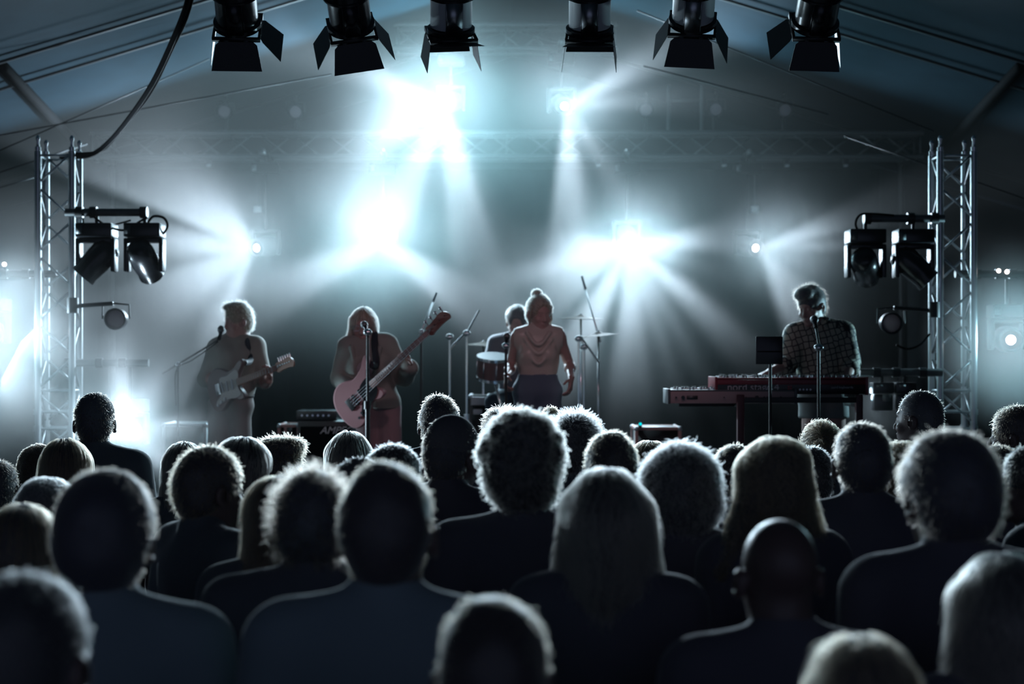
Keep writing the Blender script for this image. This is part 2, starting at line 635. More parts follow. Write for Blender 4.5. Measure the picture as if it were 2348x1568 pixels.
vm = VolMat('thin stage haze', 4.0)
tag(MB().box((0, 11.89, 2.82), (12.6, 3.58, 5.6)).build('haze', vm.done(veil(vm)), None, False), 'thin smoke haze around the musicians at the front of the stage', 'haze', kind='stuff')
vm = VolMat('lamp smoke', SMOKE_STEP)
dens = veil(vm)
for lbl, px, py, Y, half, blobs in PUFFS:
    if Y > 13:
        dens = puffs(vm, blobs, Y, dens)
tag(MB().box((-0.2, 15.0, 2.82), (12.2, 2.6, 5.6)).build('smoke', vm.done(dens), None, False), 'thick pale smoke glowing around the lamps at the back of the stage', 'smoke', kind='stuff')
for lbl, px, py, Y, half, blobs in PUFFS:
    if Y < 13:
        vm = VolMat('smoke puff', 1.5)
        o = MB().ball((0, 0, 0), 1.0, 28, sc=half).build('smoke', vm.done(puffs(vm, blobs, Y)))
        o.location = at(px, py, Y)
        tag(o, lbl, 'smoke', kind='stuff')


# ------------------------------------------------------------------ truss
def truss_parts(root, L, chord='alu', w=0.24, rc=0.025, rb_=0.009, pitch=0.24, dirn='z', ends=True, brace='alu'):
    """A square lattice truss of length L along local z (or x), its chords and lattice as parts of root."""
    rot = Matrix.Identity(4) if dirn == 'z' else Matrix.Rotation(PI / 2, 4, 'Y')
    h = w / 2
    for sx in (-1, 1):
        for sy in (-1, 1):
            mb = MB().tube([(sx * h, sy * h, 0), (sx * h, sy * h, L)], rc, 14, m=rot)
            mb.build('chord', chord, root)
    n = max(2, int(round(L / pitch)))
    st = L / n
    for fc, (a, b) in enumerate((((-h, -h), (h, -h)), ((h, -h), (h, h)), ((h, h), (-h, h)), ((-h, h), (-h, -h)))):
        mb = MB()
        for i in range(n):
            z0, z1 = i * st, (i + 1) * st
            p, q = (a, b) if (i + fc) % 2 else (b, a)
            mb.tube([(*p, z0 + 0.012), (*q, z1 - 0.012)], rb_, 8, m=rot)
        if ends:
            for z in (0.03, L - 0.03, L * 0.5):
                mb.tube([(*a, z), (*b, z)], rb_, 8, m=rot)
        mb.build('lattice', brace, root)


TOW_Y = 11.1
for nm, px, yw in (('left', 135, 0.06), ('right', 2184, -0.02)):
    base = at(px, 823, TOW_Y)
    base.z = 0
    ztop = EYE + (823 - 352) / F * TOW_Y
    t = thing('truss_tower', 'upright square aluminium truss tower at the %s edge of the stage' % nm, 'truss', base, (0, 0, yw), 'aluminium truss towers flanking the stage')
    truss_parts(t, ztop)
    MB().box((0, 0, 0.01), (0.5, 0.5, 0.02), None, 0.004).build('base_plate', 'steel', t)
    for sx in (-1, 1):
        for sy in (-1, 1):
            MB().lathe([(0.02, -0.02), (0.022, 0.03), (0.012, 0.035), (0.010, 0.07), (0.016, 0.085), (0.016, 0.10), (0.006, 0.115)], 12,
                       Matrix.Translation((sx * .12, sy * .12, ztop))).build('spigot', 'chrome', t)
    # joint plates where two sections meet
    zj = EYE + (823 - 962) / F * TOW_Y
    mb = MB()
    for z in (zj - 0.06, zj + 0.06):
        for sx in (-1, 1):
            for sy in (-1, 1):
                mb.tube([(sx * .12, sy * .12, z - 0.02), (sx * .12, sy * .12, z + 0.02)], 0.03, 12)
        mb.tube([(-.12, -.12, z), (.12, -.12, z)], 0.009, 8)
        mb.tube([(-.12, .12, z), (.12, .12, z)], 0.009, 8)
    mb.build('joint_collars', 'alu', t)

BT_Y = 15.4
pa, pb = at(213, 366, BT_Y), at(2110, 366, BT_Y)
zc = EYE + (823 - 335) / F * BT_Y
t = thing('lighting_truss', 'long horizontal lattice truss across the back of the stage above the band', 'truss', (pa.x, BT_Y, zc))
truss_parts(t, pb.x - pa.x, 'alu_dark', brace='alu_dark', pitch=0.33, dirn='x')
for x in (pa.x + 0.1, pb.x - 0.1):
    lg = thing('support_mast', 'dark upright mast holding up the %s end of the rear truss' % ('left' if x < 0 else 'right'), 'mast', (x, BT_Y + 0.35, DECK), group='masts behind the stage')
    MB().tube([(0, 0, 0), (0, 0, zc - DECK + 0.1)], 0.03, 12).build('pole', 'black_metal', lg)
    MB().box((0, 0, 0.01), (0.4, 0.4, 0.02)).build('base_plate', 'black_metal', lg)
    MB().box((0, -0.17, zc - DECK - 0.12), (0.08, 0.34, 0.05)).build('bracket', 'black_metal', lg)
t2a, t2b = at(905, 120, BT_Y), at(1415, 120, BT_Y)
zc2 = EYE + (823 - 88) / F * BT_Y
t = thing('lighting_truss', 'short faint horizontal truss high up under the tent ridge', 'truss', (t2a.x, BT_Y, zc2))
truss_parts(t, t2b.x - t2a.x, 'alu_dark', brace='alu_dark', pitch=0.33, dirn='x')
for x in (0.3, t2b.x - t2a.x - 0.3):
    MB().tube([(x, 0, 0.1), (x, 0, RIDGE - .30 * abs(t2a.x + x) - zc2)], 0.01, 6).build('hanging_wire', 'black_metal', t)

# H-shaped frame standing on the rear truss
fr = thing('upright_frame', 'H-shaped pale tube frame standing on the rear truss', 'frame', at(1571, 303, BT_Y))
for sx in (-1, 1):
    x = sx * 38 / F * BT_Y
    MB().tube([(x, 0, 0), (x, 0, 108 / F * BT_Y)], 0.022, 10).build('upright', 'alu_dark', fr)
MB().tube([(-.167, 0, 0.32), (.167, 0, 0.32)], 0.014, 8).build('rung', 'alu_dark', fr)

# front truss, just above the picture, that carries the lamps
FT_Y, FT_Z = 7.45, 4.30
t = thing('front_truss', 'black front truss just above the row of hanging theatre lamps', 'truss', (-2.6, FT_Y, FT_Z))
truss_parts(t, 5.6, 'black_metal', brace='black_metal', pitch=0.3, dirn='x')
for x in (0.1, 5.5):
    MB().tube([(x, 0, 0.1), (x, 0, roof_z(x - 2.6) - FT_Z)], 0.008, 6).build('hanging_wire', 'black_metal', t)


# ------------------------------------------------------------------ lamps
def can_lamp(label, px, py, yaw=0.0, pitch=48, roll=0.0, flaps=(28, 28, 28, 28), shiny=False, bf=0.0):
    """Theatre lamp with barn doors, seen from behind: beam axis is local -z."""
    p = at(px, py, 7.8)
    t = thing('theatre_lamp', label, 'stage light', p, group='theatre lamps with barn doors hanging in a row')
    # orientation: local -z points to the stage and down
    e = Euler((R(90 - pitch), R(roll), R(yaw)), 'XYZ')
    Rm = (Matrix.Rotation(R(yaw), 4, 'Z') @ Matrix.Rotation(R(90 - pitch), 4, 'X') @ Matrix.Rotation(R(roll), 4, 'Z'))
    body = 'steel' if shiny else 'black_gloss'
    MB().lathe([(0.0, 0.40), (0.07, 0.40), (0.085, 0.385), (0.09, 0.36), (0.112, 0.35), (0.118, 0.335), (0.118, 0.20), (0.124, 0.195), (0.124, 0.185), (0.105, 0.18), (0.105, 0.03), (0.122, 0.025), (0.122, 0.0), (0.10, 0.0), (0.10, 0.02), (0.0, 0.02)], 32, Rm).build('housing', 'black_gloss', t)
    sl = MB()
    sl.lathe([(0.1062, 0.035), (0.1062, 0.175), (0.1065, 0.176)], 32, Rm)
    sl.build('sleeve', 'shine_metal' if shiny else body, t)
    fins = MB()
    for k in (-3, -1, 1, 3):
        a = -PI / 2 + k * 0.12
        for ab in (a,):
            fins.box((0.113 * math.cos(ab), 0.113 * math.sin(ab), 0.10), (0.006 if abs(math.cos(ab)) < .7 else 0.02, 0.02, 0.17), Rm)
    fins.box((0, -0.122, 0.10), (0.075, 0.006, 0.17), Rm)
    fins.build('cooling_fins', body, t)
    gf = MB()
    for sx in (-1, 1):
        gf.box((sx * 0.115, 0, -0.012), (0.012, 0.24, 0.024), Rm)
        gf.box((0, sx * 0.115, -0.012), (0.24, 0.012, 0.024), Rm)
    gf.build('door_frame', 'black_metal', t)
    for k, fa in enumerate(flaps):          # 0 right, 1 top, 2 left, 3 bottom
        a = k * PI / 2
        m = Rm @ Matrix.Rotation(a, 4, 'Z') @ Matrix.Translation((0.118, 0, -0.02)) @ Matrix.Rotation(R(90 - fa), 4, 'Y')
        w0, w1, hh = (0.105, 0.128, 0.15)
        poly = [(0.002, -w0 * .80), (0.02, -w0), (hh, -w1), (hh, w1), (0.02, w0), (0.002, w0 * .80)]
        o = MB().prism(poly, -0.001, 0.001, m).build('barn_door', 'black_metal', t, False)
        mb = MB()
        for yy in (-0.05, 0.05):
            mb.tube([m @ Vector((0.0, yy - .012, 0.003)), m @ Vector((0.0, yy + .012, 0.003))], 0.004, 8)
        mb.build('hinge', 'alu_dark', o)
    # yoke and clamp
    top = Vector((0, FT_Y - 7.8, FT_Z - 0.12 - p.z))
    piv = Rm @ Vector((0, 0, 0.22))
    mb = MB()
    up = (top - piv).normalized()
    sid = Rm @ Vector((0.145, 0, 0))
    hub = piv + up * max(0.05, (top - piv).length - 0.10)
    q = piv + up * 0.19
    mb.tube([piv + sid, q + sid, q + sid * 0.5 + up * 0.02, q + up * 0.02, q - sid * 0.5 + up * 0.02, q - sid, piv - sid], 0.009, 8)
    mb.tube([q, hub], 0.012, 8)
    mb.build('yoke', 'black_metal', t)
    mb = MB()
    for sx in (1, -1):
        mb.tube([piv + sid * sx * .78, piv + sid * sx * 1.16], 0.016, 10)
        mb.box(piv + sid * sx * 1.18, (0.014, 0.05, 0.014))
    mb.build('tilt_knob', 'black_metal', t)
    mb = MB()
    mb.tube([hub, top], 0.018, 10)
    mb.tube([(0, top.y, top.z - 0.03), (0, top.y, top.z + 0.03)], 0.04, 12)
    mb.build('clamp', 'black_metal', t)
    cp = curve_pts([Rm @ Vector((0.0, 0, 0.39)), Rm @ Vector((0.08, 0, 0.47)), Rm @ Vector((0.2, 0.05, 0.42)), (0.28, top.y, top.z - 0.08)], 6)
    MB().tube(cp, 0.006, 8).build('power_cord', 'rubber', t)
    return t


can_lamp('dark theatre lamp farthest left in the hanging row, right barn door spread wide', 545, 58, 4, 46, 0, (42, 35, 8, 30))
can_lamp('theatre lamp second from the left, tilted, haze glowing over its barn doors', 806, 62, -4, 46, 14, (30, 35, 35, 30))
can_lamp('shiny metal theatre lamp third from the left, above the largest lamp burst', 1034, 74, 3, 60, 8, (8, 20, 8, 102), True)
can_lamp('theatre lamp fourth from the left with a bright metal sleeve, right of centre', 1352, 74, -2, 60, -2, (8, 20, 8, 102), True)
can_lamp('dark theatre lamp fifth from the left, both side barn doors open', 1588, 52, -2, 48, -6, (28, 35, 28, 30), True)
can_lamp('darkest theatre lamp at the right end of the hanging row', 1868, 58, 1, 46, -3, (10, 35, 42, 30))


def moving_head(label, base, aim, size=1.0, lit=None, group=None, name='moving_head_lamp', roll=0.0, clamp=0.06, head_mat='black_gloss'):
    """Moving head hanging upside down: origin at the clamp, base box below it, then yoke and head."""
    t = thing(name, label, 'stage light', base, (0, 0, roll), group)
    s = size
    z = -clamp
    zb = z if clamp < 0.25 else -0.06      # a long drop: the base stays up at the truss, a thin tube carries the yoke
    MB().tube([(0, 0, 0.0), (0, 0, zb * 1.1)], 0.014 * s, 10).build('hook_clamp', 'black_metal', t)
    if zb != z:
        MB().tube([(0, 0, zb - 0.05), (0, 0, z - 0.12 * s)], 0.010, 8).build('drop_tube', head_mat, t)
    mb = MB().box((0, 0, zb - 0.055 * s), (0.26 * s, 0.20 * s, 0.10 * s), None, 0.012 * s)
    bs = mb.build('base', head_mat, t)
    MB().box((-0.1 * s, -0.102 * s, zb - 0.055 * s), (0.045 * s, 0.006, 0.06 * s)).build('display_panel', 'alu_dark', bs)
    mb = MB()
    mb.box((0, 0, z - 0.125 * s), (0.24 * s, 0.05 * s if zb != z else 0.10 * s, 0.035 * s), None, 0.01 * s)
    for sx in (-1, 1):
        mb.box((sx * 0.125 * s, 0, z - 0.23 * s), (0.032 * s, 0.11 * s, 0.24 * s), None, 0.012 * s)
    mb.build('yoke', head_mat, t)
    piv = Vector((0, 0, z - 0.27 * s))
    a = Vector(aim).normalized()
    m = frame(piv - a * 0.0, piv + a)
    mb = MB().lathe([(0.0, -0.17), (0.05, -0.168), (0.085, -0.14), (0.098, -0.08), (0.100, 0.0), (0.094, 0.06), (0.088, 0.11), (0.092, 0.13), (0.092, 0.15), (0.080, 0.152), (0.075, 0.14), (0.0, 0.14)], 28, m @ Matrix.Scale(s, 4))
    mb.build('head', head_mat, t)
    ln = MB().lathe([(0.0, 0.141), (0.05, 0.146), (0.073, 0.141), (0.073, 0.138), (0, .138)] if lit is None else [(0.0, 0.143), (0.024, 0.144), (0.036, 0.141), (0.036, 0.138), (0, .138)], 24, m @ Matrix.Scale(s, 4))
    ln.build('lens', lit or 'lens', t)
    return t, piv + a * 0.145 * s


# six lit heads at the back
for (nm, px, py, Y, sp, bp, stops) in LAMPS[:6]:
    p = at(px, py, Y)
    ytop = zc - 0.145 if nm in 'cdef' else zc2 - 0.145
    drop = ytop - p.z
    lab = {'a': 'lit lamp head under the high truss, making the largest upper burst',
           'b': 'lit lamp head under the high truss, right one, throwing a ray up to the right',
           'c': 'lit lamp head hung low behind the bass player with a wide glow',
           'd': 'lit lamp head throwing a fan of rays down between singer and keyboards',
           'e': 'lit lamp head above the guitarist with rays fanning out to the left',
           'f': 'small bright lamp head above the keyboards with rays to the right'}[nm]
    aim = {'a': (-.3, -1, -.3), 'b': (.2, -1, -.3), 'c': (0, -1, -.4), 'd': (0, -1, -.5), 'e': (-.6, -1, -.2), 'f': (.5, -1, -.2)}[nm]
    s = 1.0
    av = Vector(aim).normalized() * 0.195
    t, _ = moving_head(lab, (p.x - av.x, Y - av.y, ytop), aim, s, 'lamp_face', 'lit lamp heads hung behind the band', clamp=max(0.05, drop - 0.27 + av.z), head_mat='black_matte')
    ch = [c for c in t.children if c.name.startswith('hook_clamp')][0]
    MB().box((0, 0.05, 0.03), (0.06, 0.6, 0.05)).build('clamp_arm', 'black_metal', ch)

# heads on the tower arms
def pipe_arm(label, x0, x1, y, Y, mt='alu_dark'):
    a, b = at(x0, y, Y), at(x1, y, Y)
    t = thing('lamp_pipe', label, 'pipe', a)
    MB().tube([(0, 0, 0), (b.x - a.x, 0, 0)], 0.028, 14).build('pipe', mt, t)
    return t


def collar(t, x, r=0.042):
    MB().tube([(x - .025, 0, 0), (x + .025, 0, 0)], r, 14).build('coupler', 'black_metal', t)


k = TOW_Y / F
AY = TOW_Y - 0.20
t = pipe_arm('horizontal pipe on the left tower carrying two moving heads', 150, 336, 487, AY)
for x in (0.10, 0.2, 0.56):
    collar(t, x)
t = pipe_arm('horizontal pipe on the right tower carrying two moving heads', 1982, 2165, 501, AY)
for x in (0.02, 0.33, 0.5):
    collar(t, x)
G = 'moving heads hanging from the tower arms'
moving_head('dark moving head tilted to the left, next to the left tower', at(222, 492, AY), (-.65, -.1, -.75), 1.0, None, G)
moving_head('dark moving head at the free end of the left tower arm, facing away', at(332, 492, AY), (.15, .75, -.6), 1.0, None, G)
moving_head('dark moving head at the free end of the right tower arm', at(1984, 506, AY), (.25, .8, -.4), 1.0, None, G)
moving_head('dark moving head beside the right tower, its lens turned down to the right', at(2094, 506, AY), (.7, -.1, -.7), 1.0, None, G)
for px, lbl in ((366, 'loop of black cable at the free end of the left tower arm'),):
    pts = [at(338, 512, AY - .03), at(352, 496, AY - .05), at(376, 500, AY - .03), at(384, 520, AY), at(368, 540, AY), at(352, 534, AY)]
    tag(MB().tube(curve_pts(pts, 6), 0.009, 8).build('cable_loop', 'rubber'), lbl, 'cable')
pts = [at(205, 488, AY - .06), at(240, 515, AY - .06), at(285, 528, AY - .06), at(320, 508, AY - .06), at(338, 498, AY - .06)]
tag(MB().tube(curve_pts(pts, 6), 0.008, 8).build('lamp_cable', 'rubber'), 'black cable sagging below the left tower arm', 'cable')
pts = [at(190, 500, AY - .05), at(198, 540, AY), at(230, 525, AY + .1), at(300, 505, AY + .1)]
tag(MB().tube(curve_pts(pts, 6), 0.007, 8).build('lamp_cable', 'rubber'), 'thinner black cable looping behind the inner moving head on the left arm', 'cable')
pts = [at(1975, 540, AY), at(1962, 515, AY), at(1972, 493, AY), at(2000, 490, AY - .04), at(2050, 494, AY - .04)]
tag(MB().tube(curve_pts(pts, 6), 0.008, 8).build('lamp_cable', 'rubber'), 'black cable coiled at the end of the right tower arm', 'cable')
pts = [at(2055, 790, AY), at(2080, 800, AY), at(2110, 790, AY), at(2132, 765, AY)]
tag(MB().tube(curve_pts(pts, 6), 0.008, 8).build('lamp_cable', 'rubber'), 'black cable hanging from the round lamp to the right tower', 'cable')

def par_can(label, px, py, Y, side, group, r=0.065, aim=(0, -1, -0.05), arm=0.30):
    """Round can lamp facing the audience on a side arm; side = -1 arm to the left, +1 to the right."""
    t = thing('par_can', label, 'stage light', at(px, py, Y), group=group)
    m = frame((0, 0, 0), Vector(aim))
    MB().lathe([(0.0, -0.2), (r * .45, -0.2), (r * .8, -0.15), (r * 1.15, -0.05), (r * 1.2, 0.0), (r * 1.2, 0.03), (r * 1.02, 0.032), (r * 1.0, 0.012), (0, 0.012)], 28, m).build('can', 'black_gloss', t)
    MB().lathe([(0, 0.016), (r * .7, 0.02), (r * .98, 0.014), (r * .98, 0.012), (0, .012)], 24, m).build('lens', 'lens', t)
    mb = MB()
    mb.tube([(-side * r * 1.5, 0, 0.0), (-side * r * 1.45, 0, .1), (0, 0, r * 1.7), (side * r * 1.45, 0, .1), (side * r * 1.5, 0, 0)], 0.007, 8)
    mb.build('bracket', 'black_metal', t)
    if arm:
        mb = MB().tube([(side * 0.02, 0, r * 1.7), (side * arm, 0, r * 1.4)], 0.015, 8)
        mb.tube([(side * arm, -0.03, 0.04), (side * arm, -0.03, 0.15)], 0.04, 10)
        mb.build('clamp_arm', 'black_metal', t)
    else:
        MB().tube([(0, 0, r * 1.2), (0, 0.02, r * 1.2 + .08), (0, 0.06, r * 1.2 + .1)], 0.014, 8).build('clamp_arm', 'black_metal', t)
    return t


par_can('round can lamp clamped to the inner side of the left tower', 266, 731, AY, -1, 'round can lamps clamped to the towers')
par_can('round can lamp clamped to the inner side of the right tower', 2043, 741, AY, 1, 'round can lamps clamped to the towers')
for px, py, lbl in ((515, 256, 'pale round lamp leftmost on top of the rear truss'), (678, 257, 'pale round lamp second from the left on top of the rear truss'),
                    (1481, 252, 'pale round lamp left of the H-shaped frame on the rear truss'), (1641, 251, 'pale round lamp right of the H-shaped frame on the rear truss'),
                    (1800, 253, 'pale round lamp rightmost on top of the rear truss')):
    t = par_can(lbl, px, py, BT_Y - 0.1, 1, 'round lamps standing on the rear truss', 0.062, arm=0)
    t.children[3 if len(t.children) > 3 else -1]
    MB().tube([(0, 0.1, -0.05), (0, 0.1, -(303 - py) / F * BT_Y + 0.0)], 0.02, 8).build('stem', 'black_metal', t)

# clamps under the rear truss
for px, wh in ((480, 'leftmost, left of the guitarist lamp'), (590, 'just right of the lamp above the guitarist'), (1372, 'between singer and the fan of rays'), (1660, 'above the empty space left of the keyboards'),
               (1727, 'right above the lamp over the keyboards'), (1804, 'second from the right'), (1938, 'rightmost, near the right tower')):
    t = thing('truss_clamp', 'small pale-tagged clamp under the rear truss, ' + wh, 'clamp', at(px, 366, BT_Y - 0.13), group='small clamps under the rear truss')
    MB().box((0, 0, -0.035), (0.05, 0.05, 0.07), None, 0.005).build('body', 'black_metal', t)
    MB().box((0, -0.01, -0.062), (0.04, 0.045, 0.02), None, 0.003).build('tag_label', 'white_label', t)
for px, lbl in ((1730, 'small pale speaker-like box in the dark above the keyboards'), (591, 'small pale box faint in the haze above the guitarist')):
    t = thing('hanging_box', lbl, 'box', at(px, 480, BT_Y - 0.1))
    MB().box((0, 0, 0), (0.07, 0.05, 0.055), None, 0.006).build('box', 'white_label', t)
    MB().tube([(0, 0, 0.02), (0, 0, (480 - 369) / F * BT_Y)], 0.006, 6).build('hanger', 'black_metal', t)

# thick cable swinging down from the roof to the left tower
pts = [at(440, -40, 9.0), at(425, 20, 9.1), at(395, 95, 9.3), at(350, 190, 9.7), at(300, 265, 10.2), at(250, 325, 10.7), at(205, 356, 11.0), at(140, 360, 11.2)]
cb = thing('hanging_cable', 'thick black cable swinging down from the roof to the left tower', 'cable', pts[0])
for d, r in ((0, 0.017), (0.03, 0.010)):
    MB().tube([q - pts[0] + Vector((d, 0, d * (0.5 + .3 * math.sin(i * .4)))) for i, q in enumerate(curve_pts(pts, 8))], r, 10).build('cable_strand', 'rubber', cb)


# ------------------------------------------------------------------ smooth solid modelling on a grid
class Field:
    """Signed distance on a grid; shapes are blended in and the surface is drawn off at zero."""

    def __init__(s, lo, hi, vox):
        s.lo = np.array(lo, dtype=np.float32)
        s.vox = vox
        s.n = np.maximum(4, np.ceil((np.array(hi) - s.lo) / vox).astype(int) + 1)
        s.D = np.full(s.n, 9.0, dtype=np.float32)

    def _sub(s, lo, hi):
        a = np.clip(np.floor((np.array(lo) - s.lo) / s.vox).astype(int), 0, s.n - 1)
        b = np.clip(np.ceil((np.array(hi) - s.lo) / s.vox).astype(int) + 1, 1, s.n)
        if np.any(b <= a):
            return None
        sl = tuple(slice(a[i], b[i]) for i in range(3))
        g = [s.lo[i] + s.vox * np.arange(a[i], b[i], dtype=np.float32) for i in range(3)]
        return sl, g[0][:, None, None], g[1][None, :, None], g[2][None, None, :]

    def _mix(s, sl, d, k, op):
        D = s.D[sl]
        if op == 'u':
            if k > 0:
                h = np.clip(0.5 + 0.5 * (D - d) / k, 0, 1)
                s.D[sl] = D + (d - D) * h - k * h * (1 - h)
            else:
                s.D[sl] = np.minimum(D, d)
        elif op == 'i':
            s.D[sl] = np.maximum(D, d)
        else:
            d = -d
            if k > 0:
                h = np.clip(0.5 - 0.5 * (D - d) / k, 0, 1)
                s.D[sl] = D + (d - D) * h + k * h * (1 - h)
            else:
                s.D[sl] = np.maximum(D, d)

    def ell(s, c, r, k=0.02, op='u', m=None):
        """Ellipsoid; m = 3x3 rotation."""
        c = np.array(c, dtype=np.float32)
        rm = max(r)
        pad = rm + k + 3 * s.vox
        q = s._sub(c - pad, c + pad)
        if q is None:
            return
        sl, x, y, z = q
        x, y, z = x - c[0], y - c[1], z - c[2]
        if m is not None:
            m = np.array(m, dtype=np.float32)
            x, y, z = (m[0, i] * x + m[1, i] * y + m[2, i] * z for i in range(3))
        k0 = np.sqrt((x / r[0]) ** 2 + (y / r[1]) ** 2 + (z / r[2]) ** 2) + 1e-9
        k1 = np.sqrt((x / r[0] ** 2) ** 2 + (y / r[1] ** 2) ** 2 + (z / r[2] ** 2) ** 2) + 1e-9
        s._mix(sl, (k0 * (k0 - 1.0) / k1).astype(np.float32), k, op)

    def cap(s, a, b, ra, rb=None, k=0.02, op='u'):
        """Tapered rod with round ends."""
        rb = ra if rb is None else rb
        a, b = np.array(a, dtype=np.float32), np.array(b, dtype=np.float32)
        pad = max(ra, rb) + k + 3 * s.vox
        q = s._sub(np.minimum(a, b) - pad, np.maximum(a, b) + pad)
        if q is None:
            return
        sl, x, y, z = q
        ab = b - a
        L2 = float(ab @ ab) + 1e-12
        t = np.clip(((x - a[0]) * ab[0] + (y - a[1]) * ab[1] + (z - a[2]) * ab[2]) / L2, 0, 1)
        d = np.sqrt((x - a[0] - ab[0] * t) ** 2 + (y - a[1] - ab[1] * t) ** 2 + (z - a[2] - ab[2] * t) ** 2) - (ra + (rb - ra) * t)
        s._mix(sl, d.astype(np.float32), k, op)

    def plane(s, p, n, k=0.0):
        """Cut away everything on the side the normal n points to."""
        n = np.array(n, dtype=np.float32)
        n /= np.linalg.norm(n)
        sl, x, y, z = s._sub(s.lo, s.lo + s.vox * s.n)
        d = (x - p[0]) * n[0] + (y - p[1]) * n[1] + (z - p[2]) * n[2]
        s._mix(sl, -d.astype(np.float32), k, 's')

    def rough(s, amp, freq, seed=0, octaves=2):
        rnd = np.random.RandomState(seed)
        sl, x, y, z = s._sub(s.lo, s.lo + s.vox * s.n)
        tot = 0
        for o in range(octaves):
            for _ in range(4):
                v = rnd.normal(size=3)
                v = v / np.linalg.norm(v) * freq * (1.8 ** o)
                tot = tot + np.sin(v[0] * x + v[1] * y + v[2] * z + rnd.uniform(0, 6.28)) * (0.5 ** o)
        s.D += (tot * (amp / 3.0)).astype(np.float32)

    def sample(s, P):
        g = (P - s.lo) / s.vox
        g = np.clip(g, 0, np.array(s.D.shape) - 1.001)
        i = g.astype(int)
        f = g - i
        out = 0
        for dx in (0, 1):
            for dy in (0, 1):
                for dz in (0, 1):
                    w = (f[:, 0] if dx else 1 - f[:, 0]) * (f[:, 1] if dy else 1 - f[:, 1]) * (f[:, 2] if dz else 1 - f[:, 2])
                    out = out + w * s.D[i[:, 0] + dx, i[:, 1] + dy, i[:, 2] + dz]
        return out

    def grad(s, P):
        e = s.vox
        g = np.stack([s.sample(P + np.eye(3)[i] * e) - s.sample(P - np.eye(3)[i] * e) for i in range(3)], 1)
        return g / (np.linalg.norm(g, axis=1, keepdims=True) + 1e-9)

    def mesh(s):
        D = s.D
        D[[0, -1]] = np.maximum(D[[0, -1]], s.vox)
        D[:, [0, -1]] = np.maximum(D[:, [0, -1]], s.vox)
        D[:, :, [0, -1]] = np.maximum(D[:, :, [0, -1]], s.vox)
        neg = D < 0
        nx, ny, nz = (d - 1 for d in D.shape)
        cnt = np.zeros((nx, ny, nz), np.uint8)
        for a in (0, 1):
            for b in (0, 1):
                for c in (0, 1):
                    cnt += neg[a:a + nx, b:b + ny, c:c + nz]
        I = np.argwhere((cnt > 0) & (cnt < 8))
        if len(I) == 0:
            return np.zeros((0, 3)), np.zeros((0, 4), int)
        idx = np.full((nx, ny, nz), -1, np.int64)
        idx[I[:, 0], I[:, 1], I[:, 2]] = np.arange(len(I))
        acc = np.zeros((len(I), 3))
        num = np.zeros(len(I))
        cor = [(a, b, c) for a in (0, 1) for b in (0, 1) for c in (0, 1)]
        val = {q: D[I[:, 0] + q[0], I[:, 1] + q[1], I[:, 2] + q[2]] for q in cor}
        for p in cor:
            for ax in range(3):
                if p[ax]:
                    continue
                q = tuple(1 if i == ax else p[i] for i in range(3))
                vp, vq = val[p], val[q]
                cr = (vp < 0) != (vq < 0)
                t = np.where(cr, vp / np.where(cr, vp - vq, 1), 0)
                pos = np.array(p, float)[None, :].repeat(len(I), 0)
                pos[:, ax] += t
                acc += pos * cr[:, None]
                num += cr
        V = s.lo + s.vox * (I + acc / num[:, None])
        F_ = []
        for ax in range(3):
            u, v = (ax + 1) % 3, (ax + 2) % 3
            A = [slice(None)] * 3
            B = [slice(None)] * 3
            A[ax], B[ax] = slice(0, -1), slice(1, None)
            s0, s1 = neg[tuple(A)], neg[tuple(B)]
            E = np.argwhere(s0 != s1)
            E = E[(E[:, u] > 0) & (E[:, v] > 0) & (E[:, u] < D.shape[u] - 1) & (E[:, v] < D.shape[v] - 1)]
            if not len(E):
                continue
            fl = s0[E[:, 0], E[:, 1], E[:, 2]]
            eu, ev = np.zeros(3, int), np.zeros(3, int)
            eu[u], ev[v] = 1, 1
            c = [E - eu - ev, E - ev, E, E - eu]
            q = np.stack([idx[w[:, 0], w[:, 1], w[:, 2]] for w in c], 1)
            q[~fl] = q[~fl][:, ::-1]
            F_.append(q)
        Q = np.concatenate(F_)
        Q = Q[(Q >= 0).all(1)]
        return V, Q

    def build(s, name, mt, parent=None):
        V, Q = s.mesh()
        me = bpy.data.meshes.new(name)
        me.vertices.add(len(V))
        me.vertices.foreach_set('co', V.astype(np.float32).ravel())
        me.loops.add(len(Q) * 4)
        me.loops.foreach_set('vertex_index', Q.astype(np.int32).ravel())
        me.polygons.add(len(Q))
        me.polygons.foreach_set('loop_start', np.arange(0, len(Q) * 4, 4, dtype=np.int32))
        me.polygons.foreach_set('use_smooth', np.ones(len(Q), bool))
        me.update(calc_edges=True)
        me.materials.append(M[mt] if isinstance(mt, str) else mt)
        o = bpy.data.objects.new(name, me)
        C.objects.link(o)
        if parent:
            o.parent = parent
        return o


def rotm(yaw=0, pitch=0, roll=0):
    """Head rotation: yaw about z, pitch (nod forward for a face towards +y), roll."""
    return np.array((Matrix.Rotation(R(yaw), 3, 'Z') @ Matrix.Rotation(R(-pitch), 3, 'X') @ Matrix.Rotation(R(roll), 3, 'Y')))


